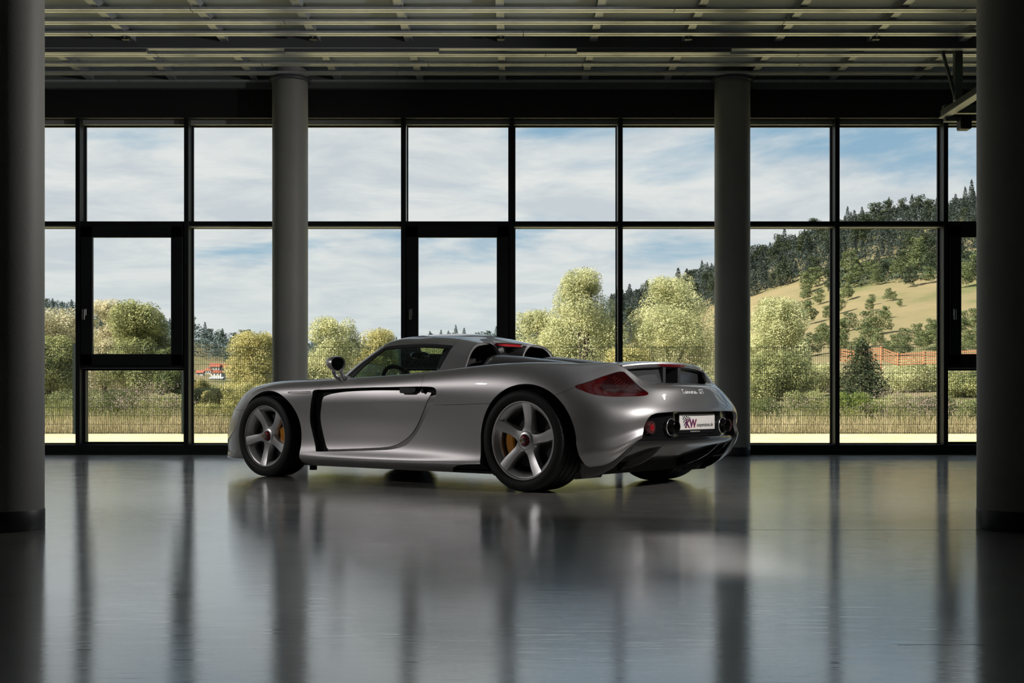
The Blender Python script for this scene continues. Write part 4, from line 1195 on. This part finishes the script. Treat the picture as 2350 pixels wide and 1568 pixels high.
# wing
sec = []
for t in np.linspace(-1, 1, 25):
    y = .532*t; e = 1-abs(t)**3
    xt = -1.915-.075*(1-t*t); zt = .876+.027*(1-abs(t)**2.4)
    sec.append([(-1.58, y, .872+.008*e), (-1.66, y, .881+.012*e), (-1.76, y, .886+.020*e), (-1.86, y, .882+.026*e), (xt+.03, y, zt+.001), (xt+.006, y, zt-.004), (xt, y, zt-.014), (xt+.004, y, zt-.034), (xt+.02, y, zt-.042),
                (-1.80, y, .848), (-1.70, y, .845), (-1.60, y, .855)])
wg = MB().loft(sec, True, True).build('rear_wing', M_paint, car, auto=40)
sec = []
for t in np.linspace(-1, 1, 15):
    y = .19*t; k = 1-abs(t)**5*.8; tt = y/.532
    xt = -1.915-.075*(1-tt*tt); zt = .876+.027*(1-abs(tt)**2.4)
    sec.append([(xt+.004, y, zt-.014+.0*k), (xt-.004*k, y, zt-.018), (xt-.002*k, y, zt-.018-.016*k), (xt+.006, y, zt-.019-.016*k)])
MB().loft(sec, True, True).build('wing_brake_lamp', mat('wing_lamp_lens', (.11, .004, .008), .2, coat=.6), wg, auto=60)
# wing supports and the cavity beneath it
for sd in (1, -1):
    MB().add([(-1.905, sd*.50, .745), (-1.975, sd*.12, .745), (-1.94, sd*.12, .858), (-1.875, sd*.52, .862), (-1.86, sd*.50, .745), (-1.9, sd*.16, .745), (-1.87, sd*.16, .858), (-1.83, sd*.52, .862)],
             [(0, 1, 2, 3), (7, 6, 5, 4), (1, 5, 6, 2)]).build('wing_well_panel', mat('wing_well_panel', (.05, .052, .055), .38, metal=.3), car)
    MB().bbox(-1.985, -1.87, sd*.10-.012, sd*.10+.022, .74, .87, b=.006).build('wing_strut', MATS['wing_well_panel'], car)
MB().add([(-1.70, -.56, .852), (-1.70, .56, .852), (-1.80, .56, .73), (-1.80, -.56, .73), (-2.06, .47, .70), (-2.06, -.47, .70)], [(0, 1, 2, 3), (3, 2, 4, 5)]).build('wing_well', M_void, car)

# ---- tail: fascia, exhausts, plate, diffuser
def tail_plan(y, off=0.): return -2.213+off+.155*abs(y/.66)**2.3
sec = []
for y in np.linspace(-.66, .66, 31):
    x = tail_plan(y)
    if abs(y) <= .30: x = -2.165
    sec.append([(x+.05, y, .57), (x, y, .56), (x-.002, y, .45), (x, y, .35), (x+.06, y, .33)])
fas = MB().loft(sec, False).build('rear_fascia', M_gloss, car, auto=50)
for sd in (1, -1):
    cy_, cz = .352*sd, .449
    ex = MB().lathe([(-2.12, .062), (-2.185, .060), (-2.192, .057), (-2.187, .052), (-2.10, .052)], 36, 'x', (0, cy_, cz)).build('exhaust_surround', M_gloss, car)
    MB().lathe([(-2.188, .060), (-2.194, .0585), (-2.194, .0555), (-2.188, .054)], 40, 'x', (0, cy_, cz)).build('exhaust_ring', M_chrome, ex)
    MB().lathe([(-2.10, .050), (-2.185, .0505)], 36, 'x', (0, cy_, cz)).build('surround_lining', M_void, ex)
    MB().lathe([(-2.08, .030), (-2.15, .041), (-2.232, .0435), (-2.236, .0415), (-2.231, .0395), (-2.12, .038)], 32, 'x', (.0, cy_-.004*sd, cz)).build('tail_pipe', M_pipe, ex)
    MB().lathe([(-2.13, 0), (-2.13, .039)], 24, 'x', (0, cy_, cz)).build('pipe_inside', M_void, ex)
    fx, fy = -2.135, .523*sd
    fo = MB().lathe([(fx-.012, .0), (fx-.014, .018), (fx-.012, .024)], 28, 'x', (0, fy, .447)).build('fog_lamp', M_redlamp, car)
    MB().lathe([(fx-.010, .024), (fx-.013, .026), (fx-.008, .036), (fx-.012, .040), (fx-.012, .043), (fx+.03, .044)], 32, 'x', (0, fy, .447)).build('lamp_bezel', mat('clear_red_bezel', (.16, .05, .055), .15, metal=.6, coat=1.), fo)
MB().bbox(-2.182, -2.165, -.245, .245, .398, .54, b=.004).build('plate_holder', M_gloss, car)
pl = MB().bbox(-2.19, -2.182, -.24, .24, .425, .536, b=.003).build('number_plate', M_white, car)
def text(body, size, y, z, m, x=-2.1908, bold=0., sx=1., shear=0., par=pl, name='lettering', align='LEFT', ext=.0004):
    cu = bpy.data.curves.new(name, 'FONT'); cu.body = body; cu.size = size; cu.extrude = ext; cu.offset = bold; cu.shear = shear; cu.align_x = align
    o = bpy.data.objects.new('tmp', cu); COL.objects.link(o)
    me = bpy.data.meshes.new_from_object(o.evaluated_get(bpy.context.evaluated_depsgraph_get()))
    bpy.data.objects.remove(o)
    me.materials.clear(); me.materials.append(m)
    q = link(name, me, par)
    # text x runs to the right seen from behind the car, i.e. towards -y
    q.matrix_local = Matrix(((0, 0, -1, x), (-sx, 0, 0, y), (0, 1, 0, z), (0, 0, 0, 1)))
    return q
M_ink = mat('black_ink', (.012, .012, .014), .4); M_purple = mat('purple_ink', (.085, .015, .10), .4); M_orange = mat('orange_ink', (.75, .25, .10), .4)
text('KW', .080, .1645, .4405, M_orange, x=-2.1902, bold=.0038, sx=1.06, shear=.08)
text('KW', .080, .168, .4425, M_purple, x=-2.1908, bold=.0022, sx=1.06, shear=.08)
text('suspensions.de', .038, .012, .4465, M_ink, bold=.0003, sx=.98)
text('Porsche Service Zentrum', .0125, .085, .4095, M_white, x=-2.1826, sx=1.0)
q = MB()
for i in range(9):            # waving chequered flag
    for k in range(8):
        if (i+k) % 2: continue
        def fp(a, b): return (.212-a*.0125-b*.004+.004*math.sin(a*.9), .528-b*.0105-.004*math.sin(a*.8)-.0015*a)
        if k > 3 and i > 3: continue
        if k > 6 and i > 1: continue
        c4 = [fp(i, k), fp(i+1, k), fp(i+1, k+1), fp(i, k+1)]
        q.add([(-2.1906, y, z) for y, z in c4], [(3, 2, 1, 0)])
q.build('chequered_flag', M_ink, pl)
# script badge
def stroke(pts, y0, z0, s, q, r=.0034):
    P = spline(pts, n=5)
    out = []
    for a, b in P:
        y = y0-a*s; z = z0+b*s
        out.append((badge_x(y, z), y, z))
    q.tube(out, r, 6)
def badge_x(y, z):            # onto the bumper skin
    global _bt
    i = np.argmin((_bt[:, 1]-abs(y))**2+(_bt[:, 2]-z)**2); return _bt[i, 0]-.0035
_uv = np.stack(np.meshgrid(np.linspace(17.3, 19, 160), np.linspace(6, 8.4, 120), indexing='ij'), -1).reshape(-1, 2); _bt = S(_uv)
bd = MB(); s_ = .026; by, bz = .188, .678
glyph = [
 [(1.05,.95),(.8,1.12),(.45,1.0),(.12,.55),(.12,.15),(.45,-.05),(.85,.08),(1.15,.3)],
 [(2.0,.55),(1.65,.62),(1.35,.3),(1.5,.0),(1.85,.2),(2.0,.55),(1.98,.1),(2.2,.05),(2.45,.45)],
 [(2.45,.45),(2.55,.62),(2.65,.45),(2.9,.55),(2.85,.1),(3.05,.05),(3.35,.45)],
 [(3.35,.45),(3.45,.62),(3.55,.45),(3.8,.55),(3.75,.1),(3.95,.05),(4.2,.25)],
 [(4.2,.25),(4.6,.4),(4.65,.62),(4.4,.6),(4.25,.25),(4.45,.0),(4.8,.1),(5.1,.45)],
 [(5.1,.45),(5.2,.62),(5.3,.45),(5.55,.55),(5.5,.1),(5.7,.05),(5.95,.3)],
 [(6.55,.55),(6.2,.62),(5.95,.3),(6.1,.0),(6.4,.2),(6.55,.55),(6.52,.1),(6.8,.05),(7.2,.25)],
]
for gl_ in glyph: stroke(gl_, by, bz, s_, bd)
k_ = s_
for gl_ in ([(9.6,.95),(9.2,1.1),(8.75,.8),(8.6,.3),(8.85,-.02),(9.3,.05),(9.5,.5),(9.15,.5)], [(9.75,1.05),(10.4,1.08),(11.2,1.12)], [(10.5,1.08),(10.35,.5),(10.25,-.02)]):
    stroke(gl_, by, bz, s_, bd)
bd.build('script_badge', mat('bright_badge', (.88, .88, .88), .25, metal=.35), car)

# diffuser: lip, channels, fins
def dif(y, t):                # t 0 lip .. 1 under the engine
    xl = -2.215+.115*abs(y/.66)**2.2
    x = xl+(-1.50-xl)*t
    z = .335*(1-t)**1.6+.135*(1-(1-t)**1.6)-.02*0
    return (x, y, z)
ys = np.linspace(-.67, .67, 25); sec = []
for y in ys:
    xl = dif(y, 0)[0]
    sec.append([(xl+.08, y, .385), (xl+.012, y, .380), (xl-.004, y, .374), (xl-.008, y, .362), (xl-.004, y, .348), (xl+.004, y, .336)]+[dif(y, t) for t in (.04, .1, .2, .32, .46, .62, .8, 1.)])
df = MB().loft(sec, False).build('rear_diffuser', M_gloss, car, auto=50)
for y in (-.655, -.40, .40, .655):
    top = [dif(y, t) for t in (.02, .08, .16, .28, .42, .6, .8, 1.)]
    drop = [.008, .03, .05, .06, .06, .05, .03, .01]
    bot = [(a[0]+.02, a[1]*(.97), a[2]-d) for a, d in zip(top, drop)]
    n = len(top); q = MB()
    v = [(a[0], a[1]+o, a[2]) for o in (-.006, .006) for a in top+bot]
    m2 = 2*n
    f = []
    for i in range(n-1):
        f += [(i, i+1, n+i+1, n+i), (m2+i+1, m2+i, m2+n+i, m2+n+i+1), (n+i, n+i+1, m2+n+i+1, m2+n+i)]
    f.append((0, n, m2+n, m2))
    q.add(v, f).build('diffuser_fin', M_gloss, df)
# black flank between the bumper's lower edge and the diffuser
edge = [(-1.80,.87,.20),(-1.844,.826,.182),(-1.92,.80,.192),(-1.975,.794,.211),(-2.039,.761,.259),(-2.086,.719,.314),(-2.121,.672,.361),(-2.14,.645,.382)]
for sd in (1, -1):
    a = [(x+.004, (y-.004)*sd, z+.012) for x, y, z in edge]
    lo = [(-1.72, .80*sd, .10), (-1.76, .765*sd, .10), (-1.82, .74*sd, .115), (-1.88, .725*sd, .135), (-1.96, .705*sd, .18), (-2.02, .685*sd, .24), (-2.075, .672*sd, .31), (-2.105, .665*sd, .345)]
    mid = [tuple((np.array(i)*.5+np.array(j)*.5)+np.array([.0, .015*sd, -.01])) for i, j in zip(a, lo)]
    MB().loft([a, mid, lo], False).build('diffuser_flank', M_gloss, car, auto=60)
# underbody and hidden mass
u = MB(); u.box(-1.6, 1.0, -.83, .83, .105, .125); u.box(1.0, 1.72, -.6, .6, .105, .125); u.build('underbody', M_matt, car)
u = MB(); u.box(.98, 1.78, -.58, .58, .12, .62); u.box(-1.78, -.62, -.58, .58, .12, .80); u.box(-.62, .98, -.80, .80, .12, .30)
u.box(-.95, -.6, -.80, .80, .12, .70); u.box(.92, 1.0, -.8, .8, .12, .60)
u.build('inner_structure', M_void, car)
MB().tube([(1.0, .72, .1), (1.0, .72, .06)], .03, 8).build('jacking_pad', M_matt, car)

# ---- wheel wells
for cx, cz, r in ((1.315, .336, .395), (-1.395, .345, .43)):
    for sd in (1, -1):
        MB().lathe([(.865*sd, r), (.55*sd, r), (.55*sd, .0)], 40, 'y', (cx, 0, cz), a0=math.radians(-35), a1=math.radians(215)).build('wheel_liner', M_void, car)

# ---- wheels
def wheel(x, sd, R, W, yo, rr, rot, steer=0.):
    """rim barrel with tyre, five spokes, centre nut, disc and caliper; yo = y of the rim's outer lip"""
    o = sd
    rim = MB().lathe([(-.014*o, rr+.006), (-.004*o, rr+.006), (.001*o, rr+.002), (.001*o, rr-.006), (-.004*o, rr-.009), (-.010*o, rr-.011), (-.014*o, rr-.020), (-.035*o, rr-.040), (-.055*o, rr-.046), (-.12*o, rr-.052), (-.24*o, rr-.045), (-.26*o, rr-.02)], 72, 'y')
    w = rim.build('wheel', M_alloy, car, (x, yo*sd, R), auto=35)
    b = W*.5
    y1 = .016*o; y0 = y1-W*o
    ym = (y0+y1)/2
    def yy(k): return ym+o*W/2*k
    prof = [(yy(.86), rr-.004), (yy(.93), rr+.004), (yy(.985), rr+(R-rr)*.30), (yy(1.0), rr+(R-rr)*.52), (yy(.985), R-.030), (yy(.955), R-.014), (yy(.90), R-.005), (yy(.80), R-.002)]
    for g in (.55, .2, -.2, -.55):
        prof += [(yy(g+.055), R), (yy(g+.05), R-.007), (yy(g-.02), R-.007), (yy(g-.025), R)]
    prof += [(yy(-.80), R-.002), (yy(-.92), R-.008), (yy(-.985), R-.03), (yy(-1.), rr+(R-rr)*.5), (yy(-.95), rr+.004)]
    def mod(i, k, r):
        if i == 7 and (k % 5 == 0): return r-.0025
        return r
    MB().lathe(prof, 180, 'y', mod=mod).build('tyre', M_rubber, w, auto=38)
    for i in range(5):
        a = rot+2*math.pi*i/5
        # section along the spoke: radius, half width at face, half width at back, face y, depth
        data = [(.040, .050, .060, -.034, .05), (.062, .040, .060, -.036, .055), (.085, .0310, .048, -.037, .055), (.115, .0290, .040, -.035, .052), (.145, .0305, .038, -.030, .05), (.175, .0330, .039, -.024, .047), (.205, .0355, .041, -.017, .043), (rr-.028, .0375, .044, -.010, .040), (rr-.010, .0385, .046, -.0055, .034)]
        rings = []
        ca, sa = math.cos(a), math.sin(a)
        for r, hf, hb, fy, dp in data:
            sw = .010*math.sin((r-.04)/(rr-.04)*math.pi)*sd   # slight sweep
            loc = [(-hb, fy-dp), (-hb*.99, fy-dp*.6), (-hf*1.06, fy-.007), (-hf*.98, fy), (-hf*.5, fy+.0015), (0, fy+.002), (hf*.5, fy+.0015), (hf*.98, fy), (hf*1.06, fy-.007), (hb*.99, fy-dp*.6), (hb, fy-dp)]
            ring = []
            for t, q in loc:
                t += sw
                ring.append((r*ca-t*sa, q*o, r*sa+t*ca))
            rings.append(ring)
        MB().loft(rings, True, True).build('spoke', M_alloy, w, auto=28)
    MB().lathe([(-.085*o, .094), (-.056*o, .086), (-.036*o, .070), (-.0275*o, .054), (-.0265*o, .043), (-.034*o, .038), (-.05*o, .0)], 48, 'y').build('hub', M_alloy, w, auto=40)
    def tooth(i, k, r): return r*(1.0 if (k % 4) < 2 else .86) if i in (1, 2) else r
    MB().lathe([(-.040*o, .036), (-.036*o, .036), (-.012*o, .031), (-.010*o, .024), (-.010*o, .0)], 48, 'y', mod=tooth).build('centre_nut', M_red, w, auto=40)
    MB().lathe([(-.010*o, .021), (.012*o, .020), (.016*o, .017), (.016*o, .0)], 28, 'y').build('nut_cap', M_alloy, w, auto=30)
    MB().lathe([(.0165*o, .0125), (.0168*o, .0)], 20, 'y').build('cap_badge', mat('gold_badge', (.35, .22, .06), .3, metal=.6), w)
    MB().lathe([(-.10*o, .045), (-.10*o, .188), (-.130*o, .188), (-.130*o, .045)], 56, 'y').build('brake_disc', M_disc, w, auto=30)
    # caliper: rear edge of the front disc, front edge of the rear disc
    ac = math.radians(-8 if x < 0 else 188)
    rings = []
    for t in np.linspace(-.62, .62, 12):
        a = ac+t; f = 1-abs(t/.62)**4*.35
        ri, ro = .122+.012*(1-f), .158+.040*f
        rings.append([(r*math.cos(a), y*o, r*math.sin(a)) for r, y in ((ri, -.083), (ri, -.066), (ri+.012, -.058), (ro-.012, -.058), (ro, -.066), (ro, -.105), (ri+.03, -.105), (ri+.03, -.083))])
    MB().loft(rings, True, True).build('brake_caliper', M_yellow, w, auto=30)
    if steer: w.rotation_euler = (0, 0, steer)
    return w
for sd in (1, -1):
    wheel(1.365, sd, .334, .265, .925, .2535, math.radians(60) if sd > 0 else math.radians(100))
    wheel(-1.365, sd, .354, .335, .945, .270, math.radians(96))

# ---- mirrors
for sd in (1, -1):
    mc = np.array([.458, .945*sd, .912])
    sec = []
    for t, k in ((0, 1.), (.012, 1.02), (.035, 1.0), (.065, .90), (.09, .72), (.11, .46), (.122, .12)):
        ring = []
        for a in np.linspace(0, 2*math.pi, 28, endpoint=False):
            cy2, sz = math.cos(a), math.sin(a)
            wy = .080 if cy2*sd > 0 else .072
            ex2 = 1.15
            yy_ = wy*np.sign(cy2)*abs(cy2)**.85; zz_ = .058*np.sign(sz)*abs(sz)**.85
            if sz < 0: yy_ *= 1-.25*abs(sz)
            ring.append((mc[0]+t+.02*cy2*0, mc[1]+yy_*k, mc[2]+zz_*k+.01*t/.12))
        sec.append(ring)
    mi = MB().loft(sec, True, False); mi.add(sec[-1], [list(range(28))])
    mo = mi.build('door_mirror', M_paint, car, auto=60)
    MB().loft([[tuple(np.array(p)+[.004, 0, 0]) for p in sec[0]], [tuple(mc+(np.array(p)-mc)*[1, .9, .88]+[.006, 0, 0]) for p in sec[0]], [tuple(mc+(np.array(p)-mc)*[1, .88, .86]+[.014, 0, 0]) for p in sec[0]]], True, False).build('mirror_seal', M_matt, mo, auto=30)
    g = [tuple(mc+(np.array(p)-mc)*[1, .89, .87]+[.012, 0, 0]) for p in sec[0]]
    MB().add(g, [list(range(28))]).build('mirror_glass', mat('mirror_glass', (.45, .48, .48), .03, metal=1.), mo)
    base = (.555, .835*sd, .788)
    MB().tube([base, (.575, .872*sd, .825), (.57, .90*sd, .862), (.53, .925*sd, .885)], [.022, .016, .015, .022], 10).build('mirror_arm', M_paint, mo)
    MB().tube([(.50, .84*sd, .790), (.492, .872*sd, .82), (.488, .895*sd, .862)], [.024, .015, .018], 10).build('mirror_arm', M_paint, mo)
    MB().tube([(.60, .825*sd, .795), (.46, .835*sd, .800)], [.022, .02], 10).build('mirror_foot', M_paint, mo)

# ---- cockpit
ck = MB().loft([[(.98, y, .70), (.80, y, .80), (.62, y, .815-.06*(abs(y) > .4)), (.50, y, .79-.06*(abs(y) > .4)), (.44, y, .66), (.46, y, .45)] for y in np.linspace(-.70, .70, 12)], False)
ck.build('dashboard', M_leather, car, auto=50)
for sd in (1, -1):
    st = MB().loft([[(x+dx, sd*.36+y*w, z) for y, dx in ((-.22, .03), (-.16, 0), (0, .02), (.16, 0), (.22, .03))] for x, z, w in ((-.22, .42, 1), (-.26, .55, 1), (-.31, .70, .95), (-.35, .82, .8), (-.37, .90, .55), (-.38, .955, .45), (-.40, .96, .42))], False)
    st.loft([[(x, sd*.36+y, z+dz) for y, dz in ((-.24, .05), (-.16, 0), (0, .01), (.16, 0), (.24, .05))] for x, z in ((-.24, .44), (0, .42), (.25, .45), (.29, .40))], False)
    st.build('seat', M_leather, car, auto=50)
    MB().loft([[(x, sd*y, z) for x in np.linspace(.9, -.5, 8)] for y, z in ((.80, .79), (.715, .80), (.70, .75), (.72, .40))], False).build('door_lining', M_leather, car, auto=50)
    MB().box(-.52, -.46, min(sd*.10, sd*.62), max(sd*.10, sd*.62), .3, .86).build('bulkhead', M_leather, car)
sw = MB(); ang = math.radians(24)
ringp = [Vector((.36-.0, .36, .735))+Vector((math.sin(ang)*math.cos(a)*-.185*-1, math.sin(a)*.185, math.cos(ang)*math.cos(a)*.185)) for a in np.linspace(0, 2*math.pi, 41)]
sw.tube(ringp, .017, 10, cap=False)
for a in (0.4, math.pi-0.4+math.pi/2*0, math.pi*1.5):
    pass
stw = sw.build('steering_wheel', M_leather, car)
q = MB()
for a in (math.pi/2, -math.pi/2, math.pi):
    q.tube([Vector((.385, .36, .73)), Vector((.36, .36, .735))+Vector((math.sin(ang)*math.cos(a)*.18, math.sin(a)*.18, math.cos(ang)*math.cos(a)*.18))], [.03, .014], 8)
q.build('wheel_spokes', M_titan, stw)
rm = MB()
sec = []
for t, k in ((-.01, .2), (-.008, .8), (0, 1), (.02, .95), (.035, .5), (.04, .1)):
    sec.append([(.47+t, .0+.115*k*math.cos(a), 1.005+.033*k*math.sin(a)) for a in np.linspace(0, 2*math.pi, 24, endpoint=False)])
rmo = rm.loft(sec, True, True).build('interior_mirror', M_gloss, car, auto=60)
MB().tube([(.48, 0, 1.03), (.50, 0, 1.075)], .012, 8).build('mirror_stem', M_matt, rmo)
MB().loft([[(x, y, z-.022) for x, y, z in [(.36, yy_, 1.095), (.15, yy_, 1.135), (-.1, yy_, 1.14), (-.35, yy_, 1.11)]] for yy_ in np.linspace(-.42, .42, 9)], False).build('headliner', M_leather, car, auto=50)
